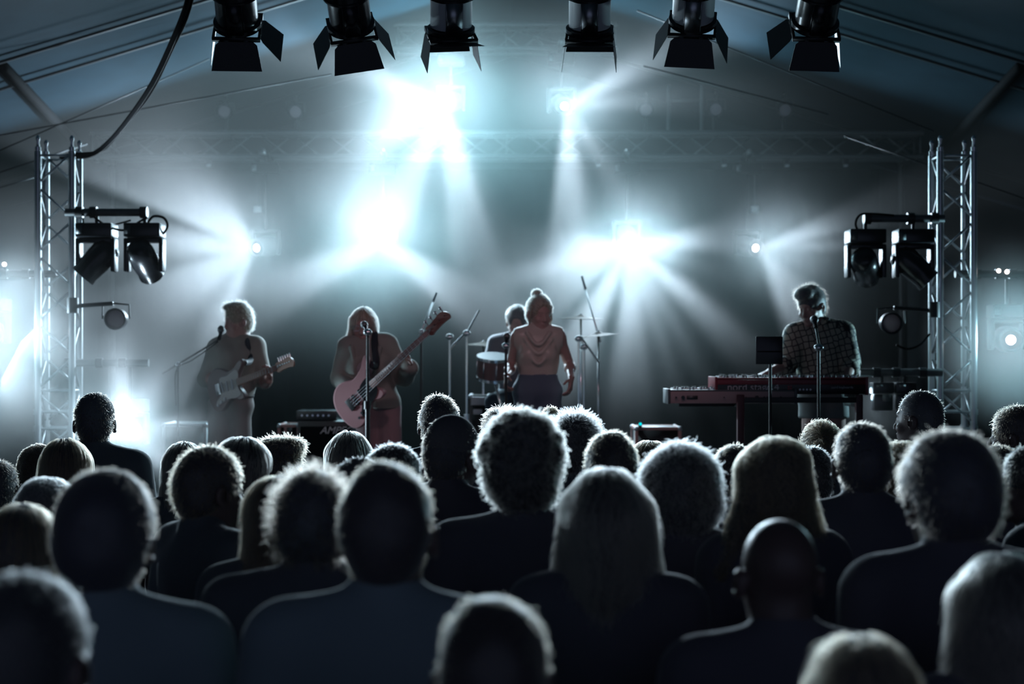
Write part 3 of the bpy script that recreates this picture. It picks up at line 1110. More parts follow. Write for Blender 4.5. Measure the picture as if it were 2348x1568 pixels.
# ------------------------------------------------------------------ the human figure
# metres, standing, facing +y, origin between the feet
REST = dict(head=(0, 0.01, 1.585), neck=(0, -0.015, 1.46), chest=(0, 0.0, 1.28), waist=(0, 0.0, 1.08), pelvis=(0, -0.005, 0.95),
            shL=(-0.185, -0.01, 1.405), elL=(-0.235, -0.045, 1.12), wrL=(-0.235, 0.06, 0.88),
            shR=(0.185, -0.01, 1.405), elR=(0.235, -0.045, 1.12), wrR=(0.235, 0.06, 0.88),
            hipL=(-0.09, 0, 0.92), knL=(-0.10, 0.015, 0.50), anL=(-0.105, -0.03, 0.085),
            hipR=(0.09, 0, 0.92), knR=(0.10, 0.015, 0.50), anR=(0.105, -0.03, 0.085),
            hm=rotm(), handL=None, handR=None, sex='m', bulk=1.0)


def pose(**kw):
    d = dict(REST)
    d.update(kw)
    return d


def hp(J, x, y, z):
    """A point given in the head's own frame (origin at the head centre)."""
    return tuple(np.array(J['head']) + J['hm'] @ np.array((x, y, z)))


def head_shape(f, J, ears=True):
    m = J['hm']
    f.ell(hp(J, 0, -0.012, 0.045), (0.074, 0.094, 0.088), 0.02, m=m)
    f.ell(hp(J, 0, 0.012, -0.01), (0.066, 0.078, 0.085), 0.03, m=m)
    f.ell(hp(J, 0, 0.038, -0.065), (0.046, 0.048, 0.045), 0.035, m=m)
    f.ell(hp(J, 0, 0.076, -0.094), (0.018, 0.016, 0.014), 0.018, m=m)      # chin
    f.ell(hp(J, 0, 0.078, 0.036), (0.045, 0.014, 0.010), 0.016, m=m)       # brow
    for sx in (-1, 1):
        f.ell(hp(J, sx * 0.031, 0.092, 0.012), (0.017, 0.012, 0.012), 0.012, 's', m)   # eye sockets
        f.ell(hp(J, sx * 0.030, 0.079, 0.011), (0.0115, 0.0115, 0.0115), 0.003, m=m)
        f.ell(hp(J, sx * 0.042, 0.062, -0.025), (0.022, 0.022, 0.018), 0.02, m=m)     # cheek
    f.cap(hp(J, 0, 0.088, 0.016), hp(J, 0, 0.108, -0.026), 0.008, 0.011, 0.010)
    f.ell(hp(J, 0, 0.099, -0.031), (0.017, 0.013, 0.009), 0.008, m=m)
    f.ell(hp(J, 0, 0.088, -0.055), (0.024, 0.012, 0.006), 0.006, m=m)
    f.ell(hp(J, 0, 0.087, -0.067), (0.020, 0.011, 0.007), 0.006, m=m)
    if ears:
        for sx in (-1, 1):
            em = m @ rotm(sx * -22)
            f.ell(hp(J, sx * 0.087, -0.010, 0.0), (0.012, 0.022, 0.034), 0.008, m=em)
            f.ell(hp(J, sx * 0.094, -0.004, 0.002), (0.006, 0.011, 0.018), 0.006, 's', em)


def hand_shape(f, wr, fwd, nrm, side, curl=0.5, s=1.0, spread=1.0, r=0.0085):
    """Palm, four unequal fingers and a thumb. fwd = wrist to knuckles, nrm = out of the back of the hand."""
    wr, fwd, nrm = (np.array(v, float) for v in (wr, fwd, nrm))
    fwd /= np.linalg.norm(fwd)
    nrm = nrm - fwd * (nrm @ fwd)
    nrm /= np.linalg.norm(nrm)
    lat = np.cross(fwd, nrm) * side      # towards the thumb
    for i, o in enumerate((0.026, 0.009, -0.009, -0.026)):
        f.cap(wr + lat * o * 0.55 * s, wr + (fwd * 0.082 + lat * o) * s, 0.014 * s, 0.0115 * s, 0.012)
    for i, (o, ln) in enumerate(((0.028, 0.072), (0.0095, 0.080), (-0.0095, 0.074), (-0.028, 0.058))):
        p = wr + (fwd * 0.084 + lat * o * spread) * s
        a = curl * (0.55 + 0.06 * i)
        for frac in (0.45, 0.32, 0.23):
            d = fwd * math.cos(a) - nrm * math.sin(a)
            q = p + d * ln * frac * s
            f.cap(p, q, r * s, r * 0.93 * s, 0.004)
            p = q
            a += curl * 0.75
    p = wr + (fwd * 0.025 + lat * 0.024) * s
    d = fwd * 0.55 + lat * 0.75 - nrm * 0.35
    d /= np.linalg.norm(d)
    q = p + d * 0.045 * s
    f.cap(p, q, 0.013 * s, 0.0105 * s, 0.012)
    d2 = fwd * 0.85 + lat * 0.25 - nrm * (0.3 + 0.4 * curl)
    d2 /= np.linalg.norm(d2)
    f.cap(q, q + d2 * 0.032 * s, 0.0102 * s, 0.0085 * s, 0.004)


def torso_shape(f, J, o=0.0):
    fem = J['sex'] == 'f'
    b = J['bulk']
    ch, wa, pe, nk = (np.array(J[k], float) for k in ('chest', 'waist', 'pelvis', 'neck'))
    sl, sr = np.array(J['shL'], float), np.array(J['shR'], float)
    ax = sr - sl
    yaw = math.degrees(math.atan2(ax[1], ax[0]))
    m = rotm(yaw)
    y = m @ np.array((0, 1, 0))
    w = 0.145 if fem else 0.165
    f.ell(ch, (w * b + o, 0.105 * b + o, 0.17), 0.05, m=m)
    f.ell((ch + wa) / 2, ((0.128 if fem else 0.15) * b + o, 0.092 * b + o, 0.15), 0.05, m=m)
    f.ell(wa, ((0.118 if fem else 0.145) * b + o, 0.088 * b + o, 0.13), 0.05, m=m)
    f.ell(pe, ((0.165 if fem else 0.158) * b + o, 0.105 * b + o, 0.12), 0.05, m=m)
    f.cap(sl * 0.8 + sr * 0.2, sr * 0.8 + sl * 0.2, 0.062 * b + o, None, 0.05)
    for s_ in (sl, sr):
        f.ell(s_ * 0.93 + ch * 0.07, (0.062 * b + o, 0.06 * b + o, 0.062 * b + o), 0.04)
        f.cap(nk + np.array((0, -0.015, 0.03)), s_ * 0.85 + nk * 0.15 + np.array((0, -0.01, 0.012)), 0.036 + o * .6, 0.042 + o * .6, 0.045)
    f.ell(ch + y * -0.055 + np.array((0, 0, 0.06)), (0.14 * b + o, 0.06 * b + o, 0.12), 0.05, m=m)
    if fem:
        for sx in (-1, 1):
            f.ell(ch + m @ np.array((sx * 0.068, 0.075, -0.02)), (0.056 + o, 0.05 + o, 0.056 + o), 0.035, m=m)
    else:
        for sx in (-1, 1):
            f.ell(ch + m @ np.array((sx * 0.07, 0.06, 0.05)), (0.075 + o, 0.042 + o, 0.06 + o), 0.04, m=m)


def arm_shape(f, J, S_, o=0.0, t=1.0, hand=True):
    b = J['bulk'] * (0.88 if J['sex'] == 'f' else 1.0)
    sh, el, wr = (np.array(J[k + S_], float) for k in ('sh', 'el', 'wr'))
    L1, L2 = np.linalg.norm(el - sh), np.linalg.norm(wr - el)
    tot = (L1 + L2) * t
    def along(d):
        return sh + (el - sh) * d / L1 if d <= L1 else el + (wr - el) * (d - L1) / L2
    r = lambda d: (0.051 - 0.010 * min(1, d / L1)) * b if d <= L1 else (0.042 - 0.015 * (d - L1) / L2) * b
    e1 = min(tot, L1)
    f.cap(sh, along(e1), r(0) + o, r(e1) + o, 0.03)
    if tot > L1:
        f.cap(el, along(tot), r(L1) + o, r(tot) + o, 0.02)
        if t >= 1:
            f.ell(el + (wr - el) * 0.25, (0.04 * b + o,) * 3, 0.04)
    return sh, el, wr


def leg_shape(f, J, S_, o=0.0, shoe=True, zmin=None, flare=0.0):
    b = J['bulk'] * (1.0 if J['sex'] == 'm' else 1.02)
    hp_, kn, an = (np.array(J[k + S_], float) for k in ('hip', 'kn', 'an'))
    f.cap(hp_, kn, 0.082 * b + o, 0.056 * b + o, 0.04)
    f.cap(kn, an, 0.052 * b + o, 0.037 * b + o + flare, 0.03)
    if o == 0:
        f.ell(kn + (an - kn) * 0.25 + np.array((0, -0.015, 0)), (0.05, 0.052, 0.10), 0.03)


def body_field(J, vox=0.010, lo=None, hi=None, legs=True):
    pts = np.array([J[k] for k in J if k[:2] in ('he', 'ne', 'ch', 'wa', 'pe', 'sh', 'el', 'wr', 'hi', 'kn', 'an') and not isinstance(J[k], str)], float)
    f = Field(lo if lo is not None else pts.min(0) - (0.2, 0.2, 0.1), hi if hi is not None else pts.max(0) + (0.2, 0.24, 0.17), vox)
    torso_shape(f, J)
    nk, hd = np.array(J['neck'], float), np.array(J['head'], float)
    nr = 0.052 if J['sex'] == 'f' else 0.061
    f.cap(nk + np.array((0, 0, -0.03)), hd + J['hm'] @ np.array((0, -0.025, -0.045)), nr * 1.08, nr * .95, 0.03)
    head_shape(f, J)
    for S_, side in (('L', -1), ('R', 1)):
        sh, el, wr = arm_shape(f, J, S_)
        h = J['hand' + S_]
        if h is None:
            h = dict(fwd=(0, 0.25, -1), nrm=(side, 0, 0), curl=0.45)
        hand_shape(f, wr, h['fwd'], h['nrm'], h.get('side', -1 if S_ == 'R' else 1) * 1.0, h.get('curl', 0.5), spread=h.get('spread', 1.0))
        if legs:
            leg_shape(f, J, S_)
            an = np.array(J['an' + S_], float)
            fd = np.array(J.get('foot' + S_, (0, 1, 0)), float)
            f.cap(an + np.array((0, 0, -0.045)) - fd * 0.02, an + np.array((0, 0, -0.06)) + fd * 0.14, 0.038, 0.030, 0.03)
    if legs:
        f.plane((0, 0, 0.002), (0, 0, -1))
    return f


def shirt_field(J, vox=0.010, sleeve=0.42, hem=0.93, o=0.012, legs=False, neck_drop=0.0, loose=0.0, lo=None, hi=None):
    pts = np.array([J[k] for k in J if k[:2] in ('ne', 'ch', 'wa', 'pe', 'sh', 'el', 'wr') and not isinstance(J[k], str)], float)
    f = Field(lo if lo is not None else pts.min(0) - (0.2, 0.2, 0.12), hi if hi is not None else pts.max(0) + (0.2, 0.2, 0.12), vox)
    torso_shape(f, J, o)
    if loose:
        wa, ch = np.array(J['waist'], float), np.array(J['chest'], float)
        f.cap(ch + np.array((0, 0, -.02)), wa + np.array((0, 0, -0.08)), 0.10 + loose, 0.11 + loose, 0.06)
    nk = np.array(J['neck'], float)
    f.cap(nk - np.array((0, 0, 0.04)), nk + np.array((0, 0.004, 0.035)), 0.068 + o * .4, 0.062 + o * .3, 0.02)
    for S_ in 'LR':
        if sleeve > 0:
            arm_shape(f, J, S_, o + 0.008, sleeve)
    f.rough(0.004, 28, int(hem * 100))
    # neck opening and hem
    nt = nk + np.array((0, 0.0, 0.062 - neck_drop))
    f.ell(nt + np.array((0, 0.03, 0.02)), (0.062, 0.075, 0.05), 0.008, 's')
    f.plane((0, 0, hem), (0, 0, -1))
    for S_ in 'LR':
        sh, el, wr = (np.array(J[k + S_], float) for k in ('sh', 'el', 'wr'))
    return f


def trousers_field(J, vox=0.014, top=0.99, o=0.012, flare=0.02, zmin=0.03):
    pts = np.array([J[k] for k in J if k[:2] in ('pe', 'hi', 'kn', 'an') and not isinstance(J[k], str)], float)
    f = Field(pts.min(0) - (0.2, 0.2, 0.1), pts.max(0) + (0.22, 0.2, 0.25), vox)
    torso_shape(f, J, o)
    for S_ in 'LR':
        leg_shape(f, J, S_, o, flare=flare)
    f.rough(0.003, 22, 3)
    f.plane((0, 0, top), (0, 0, 1))
    f.plane((0, 0, zmin), (0, 0, -1))
    return f


# ------------------------------------------------------------------ hair
def make_curves(name, P, radii, mt, parent):
    """P: (strands, points, 3)."""
    n, k = P.shape[:2]
    hc = bpy.data.hair_curves.new(name)
    hc.add_curves([k] * n)
    hc.position_data.foreach_set('vector', P.astype(np.float32).ravel())
    at_ = hc.attributes.get('radius') or hc.attributes.new('radius', 'FLOAT', 'POINT')
    at_.data.foreach_set('value', radii.astype(np.float32).ravel())
    hc.materials.append(M[mt] if isinstance(mt, str) else mt)
    o = bpy.data.objects.new(name, hc)
    C.objects.link(o)
    o.parent = parent
    return o


def strands(f, ob, n, length, seed, style='short', lift=0.4, jit=0.35, radius=0.0004, zone=None, down=None, steps=6, curl=0.0, whirl=0.0):
    """Walk strands over the surface of field f from random points of its mesh."""
    rnd = np.random.RandomState(seed)
    V = np.empty(len(ob.data.vertices) * 3, np.float32)
    ob.data.vertices.foreach_get('co', V)
    V = V.reshape(-1, 3).astype(float)
    if zone is not None:
        V = V[zone(V)]
    if len(V) == 0:
        return None
    P = V[rnd.randint(0, len(V), n)] + rnd.normal(size=(n, 3)) * f.vox * 0.4
    g = f.grad(P)
    if down is None:
        down = np.array((0, -0.15, -1.0))
    lenv = length * rnd.uniform(0.55, 1.15, n)[:, None]
    out = [P - g * 0.002]
    drift = rnd.normal(size=(n, 3))
    ph = rnd.uniform(0, 6.28, n)
    d = None
    for i in range(steps):
        t = down - g * (g @ down)[:, None]
        t /= (np.linalg.norm(t, axis=1, keepdims=True) + 1e-6)
        u = (i + 1) / steps
        d = t * (1 - lift) + g * lift * (1.0 - 0.3 * u) + drift * jit * (0.4 + 0.6 * u)
        if curl:
            w = np.cross(t, g)
            a = ph + i * 1.9
            d = d * 0.55 + (w * np.cos(a)[:, None] + g * np.sin(a)[:, None]) * curl
        d /= np.linalg.norm(d, axis=1, keepdims=True)
        P = P + d * lenv / steps
        if style == 'long':
            s_ = f.sample(P)[:, None]
            g = f.grad(P)
            P = P + g * (0.0025 + np.abs(drift[:, :1]) * 0.002 * (1 + 2 * u) - s_) * np.where(np.abs(s_) < 0.05, 0.8, 0.0)
        else:
            g2 = f.grad(P)
            g = np.where(np.isfinite(g2), g2, g)
        out.append(P)
    A = np.stack(out, 1)
    rr = radius * np.linspace(1.0, 0.35, steps + 1)[None, :].repeat(n, 0)
    return A, rr


CAP_LO, CAP_HI = (-0.19, -0.20, -0.20), (0.19, 0.18, 0.22)


def hair_field(style, seed, big=1.0):
    """Hair volume in the head's own frame (origin at head centre, face towards +y)."""
    I3 = None
    if style in ('long', 'bob', 'wavy', 'long_thick'):
        f = Field((-0.24, -0.24, -0.50), (0.24, 0.2, 0.2), 0.008)
    elif style == 'big':
        f = Field((-0.27, -0.27, -0.24), (0.27, 0.26, 0.28), 0.008)
    else:
        f = Field((-0.22, -0.25, -0.2), (0.22, 0.2, 0.25), 0.007)
    th = {'buzz': 0.004, 'short': 0.010, 'crop': 0.012, 'curly': 0.030, 'big': 0.045, 'quiff': 0.014, 'spiky': 0.013}.get(style, 0.012) * big
    # scalp cap
    f.ell((0, -0.014, 0.047), (0.074 + th, 0.094 + th, 0.088 + th), 0.01)
    f.ell((0, -0.045, -0.005), (0.066 + th * .8, 0.062 + th * .8, 0.075 + th * .4), 0.03)
    if style in ('long', 'long_thick', 'bob', 'wavy'):
        w = 1.0 if style != 'long_thick' else 1.25
        zb = {'long': -0.36, 'long_thick': -0.38, 'bob': -0.15, 'wavy': -0.26}[style]
        for sx in (-1, 1):
            f.cap((sx * 0.062 * w, -0.01, 0.05), (sx * 0.078 * w, -0.035, zb * 0.5), 0.030, 0.034, 0.03)
            f.cap((sx * 0.078 * w, -0.035, zb * 0.5), (sx * 0.072 * w, -0.06, zb), 0.034, 0.022, 0.03)
        f.cap((0, -0.06, 0.0), (0, -0.075, zb), 0.065 * w, 0.045 * w, 0.04)
        f.cap((-0.05 * w, -0.06, zb * .4), (-0.04 * w, -0.07, zb), 0.04, 0.03, 0.03)
        f.cap((0.05 * w, -0.06, zb * .4), (0.04 * w, -0.07, zb), 0.04, 0.03, 0.03)
    if style == 'quiff':
        f.ell((0.0, 0.055, 0.125), (0.06, 0.05, 0.032), 0.03)
        f.ell((0, 0.0, 0.13), (0.06, 0.07, 0.03), 0.03)
    if style == 'curly':
        rnd = random.Random(seed)
        for _ in range(70):
            a, b = rnd.uniform(0, 2 * PI), rnd.uniform(0.05, 1.65)
            d = (math.sin(b) * math.cos(a), math.sin(b) * math.sin(a) * 1.0, math.cos(b))
            rr_ = rnd.uniform(0.016, 0.028)
            f.ell((d[0] * 0.092, -0.014 + d[1] * 0.11, 0.062 + d[2] * 0.10), (rr_,) * 3, 0.008)
    if style == 'big':
        f.ell((0, -0.03, 0.01), (0.115 * big, 0.115 * big, 0.14 * big), 0.04)
    if style == 'bun':
        f.ell((0.0, -0.075, 0.145), (0.036, 0.034, 0.034), 0.008)
    if style == 'lowbun':
        f.ell((0.0, -0.135, 0.03), (0.038, 0.034, 0.036), 0.006)
    if style == 'ponytail':
        f.ell((0, -0.115, 0.05), (0.03, 0.03, 0.03), 0.02)
        f.cap((0, -0.12, 0.05), (0.0, -0.16, -0.06), 0.034, 0.040, 0.03)
        f.cap((0.0, -0.16, -0.06), (0.01, -0.15, -0.18), 0.040, 0.018, 0.03)
    # open face and ears
    if style not in ('big',):
        f.ell((0, 0.112, -0.045), (0.068, 0.062, 0.105), 0.02, 's')
        if style in ('buzz', 'short', 'crop', 'quiff', 'spiky', 'curly'):
            for sx in (-1, 1):
                f.ell((sx * 0.094, 0.006, -0.016), (0.030, 0.040, 0.042), 0.012, 's')
            f.plane((0, -0.05, -0.078), (0, -0.15, -1))
        elif style in ('bun', 'lowbun', 'ponytail'):
            for sx in (-1, 1):
                f.ell((sx * 0.094, 0.02, -0.026), (0.028, 0.040, 0.042), 0.012, 's')
            if style != 'ponytail':
                f.plane((0, -0.05, -0.075), (0, 0.1, -1))
    else:
        f.ell((0, 0.15, -0.04), (0.075, 0.075, 0.12), 0.02, 's')
    amp, fr = {'buzz': (0.0008, 60), 'short': (0.003, 60), 'crop': (0.003, 60), 'curly': (0.006, 75), 'big': (0.007, 45), 'wavy': (0.007, 40), 'spiky': (0.004, 70)}.get(style, (0.0025, 45))
    f.rough(amp, fr, seed)
    return f


HAIR_STYLE = {   # strands, length, lift, jitter, radius, curl, long
    'buzz': (900, 0.008, 0.7, 0.3, 0.0005, 0, 'short'),
    'short': (2200, 0.013, 0.45, 0.35, 0.0005, 0, 'short'),
    'crop': (2400, 0.018, 0.45, 0.35, 0.0005, 0, 'short'),
    'spiky': (2200, 0.034, 0.72, 0.28, 0.0006, 0, 'short'),
    'quiff': (2600, 0.032, 0.5, 0.35, 0.0005, 0.2, 'short'),
    'curly': (4200, 0.045, 0.45, 0.4, 0.0006, 0.9, 'short'),
    'big': (5200, 0.045, 0.35, 0.35, 0.0005, 0.45, 'short'),
    'wavy': (5200, 0.130, 0.20, 0.34, 0.0005, 0.45, 'long'),
    'long': (3400, 0.200, 0.03, 0.06, 0.0005, 0, 'long'),
    'long_thick': (5000, 0.200, 0.08, 0.18, 0.0005, 0.14, 'long'),
    'bob': (3200, 0.120, 0.03, 0.08, 0.0005, 0, 'long'),
    'bun': (2600, 0.050, 0.14, 0.16, 0.0005, 0.05, 'long'),
    'lowbun': (2600, 0.050, 0.14, 0.16, 0.0005, 0.05, 'long'),
    'ponytail': (3600, 0.090, 0.12, 0.22, 0.0005, 0.2, 'long'),
}
HAIRCOL = {
    'dark': ((0.075, 0.078, 0.095), (0.10, 0.07, 0.05)),
    'brown': ((0.07, 0.065, 0.07), (0.22, 0.14, 0.08)),
    'blond': ((0.05, 0.05, 0.05), (0.45, 0.38, 0.28)),  # mass darkened: the shade of the backlit core is in its colour
    'ginger': ((0.05, 0.045, 0.045), (0.34, 0.22, 0.12)),  # mass colour holds the dark backlit core, as for blond
    'fair': ((0.26, 0.22, 0.16), (0.70, 0.58, 0.42)),
    'grey': ((0.06, 0.062, 0.065), (0.50, 0.48, 0.46)),
}
HM = {}
for k_, (a_, b_) in HAIRCOL.items():
    HM[k_] = (mat('%s hair mass' % k_, a_, 0.5, sheen=0.6), hair_mat('%s hair strands' % k_, b_))


def add_hair(root, J, style, colour, seed, big=1.0, dens=1.0, thick=1.0, warp=None, fz=1.0):
    """A hair mass with strands, placed on the head of pose J, as a part of root."""
    f = hair_field(style, seed, big)
    if warp:
        warp(f)
    mass, strand = HM[colour]
    ob = f.build('hair', mass, root)
    n, ln, lift, jit, rad, curl, st = HAIR_STYLE[style]
    if style in ('bun', 'lowbun', 'ponytail'):
        dn = np.array((0, -1.0, 0.35))
    elif style in ('short', 'crop', 'spiky', 'buzz', 'quiff'):
        dn = np.array((0.15, -0.2, -1.0))
    else:
        dn = np.array((0, -0.15, -1.0))
    r = strands(f, ob, int(n * dens), ln * fz, seed + 7, st, lift, jit, rad * thick, None, dn, 6 if st == 'short' else 8, curl)
    m4 = Matrix(J['hm'].tolist()).to_4x4()
    m4.translation = Vector(J['head'])
    ob.matrix_local = m4
    if r is not None:
        make_curves('hair_strands', r[0], r[1], strand, ob)
    return ob


def front_locks(f):
    for sx in (-1, 1):
        f.cap((sx * .070, .035, .07), (sx * .088, .030, -.06), .020, .022, .02)
        f.cap((sx * .088, .030, -.06), (sx * .085, .075, -.22), .022, .030, .02)
        f.cap((sx * .085, .075, -.22), (sx * .075, .090, -.40), .030, .016, .02)


def open_face(f):
    f.ell((0, .118, -.01), (.070, .062, .112), .015, 's')


def long_open(f):
    f.ell((0, .118, -.015), (.058, .062, .105), .015, 's')
    front_locks(f)


def windblown(f):
    f.cap((-.06, -.02, .03), (-.13, -.06, -.10), .035, .03, .03)
    f.cap((-.13, -.06, -.10), (-.20, -.08, -.20), .03, .014, .03)
    f.cap((.07, -.02, .0), (.10, -.05, -.14), .03, .025, .03)
    f.cap((.10, -.05, -.14), (.07, -.09, -.26), .025, .012, .03)


def cap_hat(root, J, mt, style='beanie', brim_back=False):
    m4 = Matrix(J['hm'].tolist()).to_4x4()
    m4.translation = Vector(J['head'])
    f = Field((-0.14, -0.17, -0.03), (0.14, 0.2, 0.2), 0.006)
    f.ell((0, -0.010, 0.050), (0.088, 0.110, 0.102 if style == 'cap' else 0.112), 0.01)
    f.plane((0, 0, 0.028 if style == 'cap' else 0.005), (0, 0.10, -1))
    hat = f.build('cap' if style == 'cap' else 'beanie', mt, root)
    hat.matrix_local = m4
    if style == 'cap':
        s_ = -1 if brim_back else 1
        pts = [(x * 0.075, s_ * (0.085 + 0.085 * math.sqrt(max(0, 1 - x * x)))) for x in [i / 8 - 1 for i in range(17)]]
        poly = [(-0.075, s_ * 0.06)] + pts + [(0.075, s_ * 0.06)]
        MB().prism(poly, 0.036, 0.041).build('brim', mt, hat)
    return hat


# ------------------------------------------------------------------ the audience
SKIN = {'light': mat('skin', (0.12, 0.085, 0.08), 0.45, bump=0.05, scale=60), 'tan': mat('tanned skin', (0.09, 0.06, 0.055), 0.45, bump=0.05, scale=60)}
for s_ in SKIN.values():
    b_ = s_.node_tree.nodes['Principled BSDF']
    b_.inputs['Subsurface Weight'].default_value = 0.0
CLOTH = {
    'black': mat('black cotton', (0.10, 0.10, 0.125), 0.85, bump=0.1, scale=90, sheen=0.35),
    'charcoal': mat('charcoal cotton', (0.11, 0.125, 0.14), 0.85, bump=0.1, scale=90, sheen=0.35),
    'grey': mat('grey cotton', (0.10, 0.12, 0.14), 0.85, bump=0.1, scale=90, sheen=0.35),
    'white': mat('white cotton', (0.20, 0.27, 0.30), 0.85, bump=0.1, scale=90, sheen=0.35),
    'blue': mat('blue cotton', (0.01, 0.07, 0.14), 0.8, bump=0.1, scale=90, sheen=0.35),
    'teal': mat('dark teal cotton', (0.008, 0.035, 0.05), 0.8, bump=0.1, scale=90, sheen=0.35),
    'jeans': mat('dark denim', (0.02, 0.03, 0.05), 0.85, bump=0.15, scale=120),
    'beige': mat('beige wool', (0.13, 0.13, 0.14), 0.9, bump=0.1, scale=90),
}


def stripe_mat(name, a, b, scale, axis='Z'):
    m = mat(name, a, 0.85)
    nt = m.node_tree
    tc = nt.nodes.new('ShaderNodeTexCoord')
    sp = nt.nodes.new('ShaderNodeSeparateXYZ')
    nt.links.new(tc.outputs['Object'], sp.inputs[0])
    mu = nt.nodes.new('ShaderNodeMath')
    mu.operation = 'MULTIPLY'
    mu.inputs[1].default_value = scale
    nt.links.new(sp.outputs[axis], mu.inputs[0])
    fr = nt.nodes.new('ShaderNodeMath')
    fr.operation = 'FRACT'
    nt.links.new(mu.outputs[0], fr.inputs[0])
    gt = nt.nodes.new('ShaderNodeMath')
    gt.operation = 'GREATER_THAN'
    gt.inputs[1].default_value = 0.55
    nt.links.new(fr.outputs[0], gt.inputs[0])
    mx = nt.nodes.new('ShaderNodeMix')
    mx.data_type = 'RGBA'
    mx.inputs['A'].default_value = (*a, 1)
    mx.inputs['B'].default_value = (*b, 1)
    nt.links.new(gt.outputs[0], mx.inputs[0])
    nt.links.new(mx.outputs['Result'], nt.nodes['Principled BSDF'].inputs['Base Color'])
    return m


CLOTH['stripe'] = stripe_mat('striped jersey', (0.03, 0.03, 0.06), (0.35, 0.20, 0.24), 38)

TEMPL = {}
for sx_ in 'mf':
    J_ = pose(sex=sx_)
    if sx_ == 'f':
        J_.update(shL=(-0.162, -0.01, 1.40), shR=(0.162, -0.01, 1.40), elL=(-0.21, -0.04, 1.12), elR=(0.21, -0.04, 1.12), wrL=(-0.215, 0.06, 0.89), wrR=(0.215, 0.06, 0.89))
    TEMPL[sx_] = dict(J=J_)
    for part, fl in (('body', body_field(J_, 0.0085)), ('tshirt', shirt_field(J_, 0.010)), ('jumper', shirt_field(J_, 0.010, 0.98, 0.92, 0.018)), ('trousers', trousers_field(J_, 0.016))):
        o_ = fl.build('template', 'rubber')
        TEMPL[sx_][part] = o_.data
        bpy.data.objects.remove(o_)


def part_copy(name, me, mt, parent):
    me = me.copy()
    me.name = name
    me.materials.clear()
    me.materials.append(mt)
    o = bpy.data.objects.new(name, me)
    C.objects.link(o)
    o.parent = parent
    return o


HEADW = {'buzz': .160, 'bald': .154, 'short': .168, 'crop': .170, 'spiky': .172, 'quiff': .170, 'curly': .232, 'big': .250, 'wavy': .20, 'long': .192, 'long_thick': .225, 'bob': .195,
         'bun': .170, 'lowbun': .170, 'ponytail': .172, 'beanie': .178, 'cap': .174}
HEADT = {'bald': .133, 'buzz': .137, 'short': .145, 'crop': .147, 'spiky': .150, 'quiff': .172, 'curly': .192, 'big': .19, 'bun': .182, 'beanie': .165, 'cap': .152}
PI2 = []


def spectator(px, top, width, style, colour, shirt, shirt_kind, sex, yaw, label, skin='light', Y=None, big=1.0, dens=1.0, roll=0.0, hat=None, extra=None, hat_kw=None, warp=None):
    T = TEMPL[sex]
    J = dict(T['J'])
    hw = HEADW[hat or style] * (big if style == 'big' else 1)
    ht = HEADT.get(hat or style, 0.147)
    s = 1.0
    for _ in range(8):
        YY = Y if Y else F * hw * s / width
        zt = EYE + (HOR - top) / F * YY
        s = zt / (J['head'][2] + ht)
    p = at(px, 0, YY)
    t = thing('person', label, 'person', (p.x, YY, 0), (0, R(roll), R(yaw)), 'audience members standing in the crowd', s)
    PI2.append((label, round(p.x, 2), round(YY, 2), round(s, 2)))
    sk = SKIN[skin]
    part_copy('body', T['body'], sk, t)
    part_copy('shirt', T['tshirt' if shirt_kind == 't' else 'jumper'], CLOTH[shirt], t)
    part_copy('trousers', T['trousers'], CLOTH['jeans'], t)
    seed = int(px * 7 + top) % 9973
    thick = max(1.0, 0.00030 * YY / 0.0005 * 0.55)
    if style != 'bald':
        add_hair(t, J, style, colour, seed, big, dens, thick, warp, 0.4 if YY < 3.3 and style in ('short', 'crop', 'spiky') else 1.0)
    if hat:
        cap_hat(t, J, CLOTH['beige' if hat == 'beanie' else 'charcoal'] if not hat_kw or 'mt' not in hat_kw else CLOTH[hat_kw['mt']], hat, bool(hat_kw and hat_kw.get('back')))
    if extra:
        extra(t, J)
    return t


def glasses(t, J):
    mb = MB()
    for sx in (-1, 1):
        c = [(sx * 0.033 + 0.024 * math.cos(a), 0.1, 0.010 + 0.019 * math.sin(a)) for a in [2 * PI * i / 16 for i in range(17)]]
        mb.tube([hp(J, *q) for q in c], 0.0016, 6, False)
        mb.tube([hp(J, sx * 0.057, 0.1, 0.014), hp(J, sx * 0.080, 0.06, 0.014), hp(J, sx * 0.082, -0.01, 0.008)], 0.0018, 6)
    mb.tube([hp(J, -0.009, 0.1, 0.014), hp(J, 0.009, 0.1, 0.014)], 0.0016, 6)
    mb.build('glasses', 'chrome', t)


def earrings(t, J):
    for sx in (-1, 1):
        MB().lathe([(0.003, 0), (0.006, -0.02), (0.002, -0.03)], 8, Matrix.Translation(hp(J, sx * 0.09, -0.002, -0.032))).build('earring', 'chrome', t)


def hair_tie(t, J):
    f = Field((-0.05, -0.22, -0.02), (0.05, -0.08, 0.12), 0.005)
    f.ell((0, -0.145, 0.055), (0.022, 0.035, 0.022), 0.01)
    o = f.build('hair_knot', HM['blond'][0], t)
    m4 = Matrix.Identity(4)
    m4.translation = Vector(J['head'])
    o.matrix_local = m4


def dangle(t, J):
    earrings(t, J)


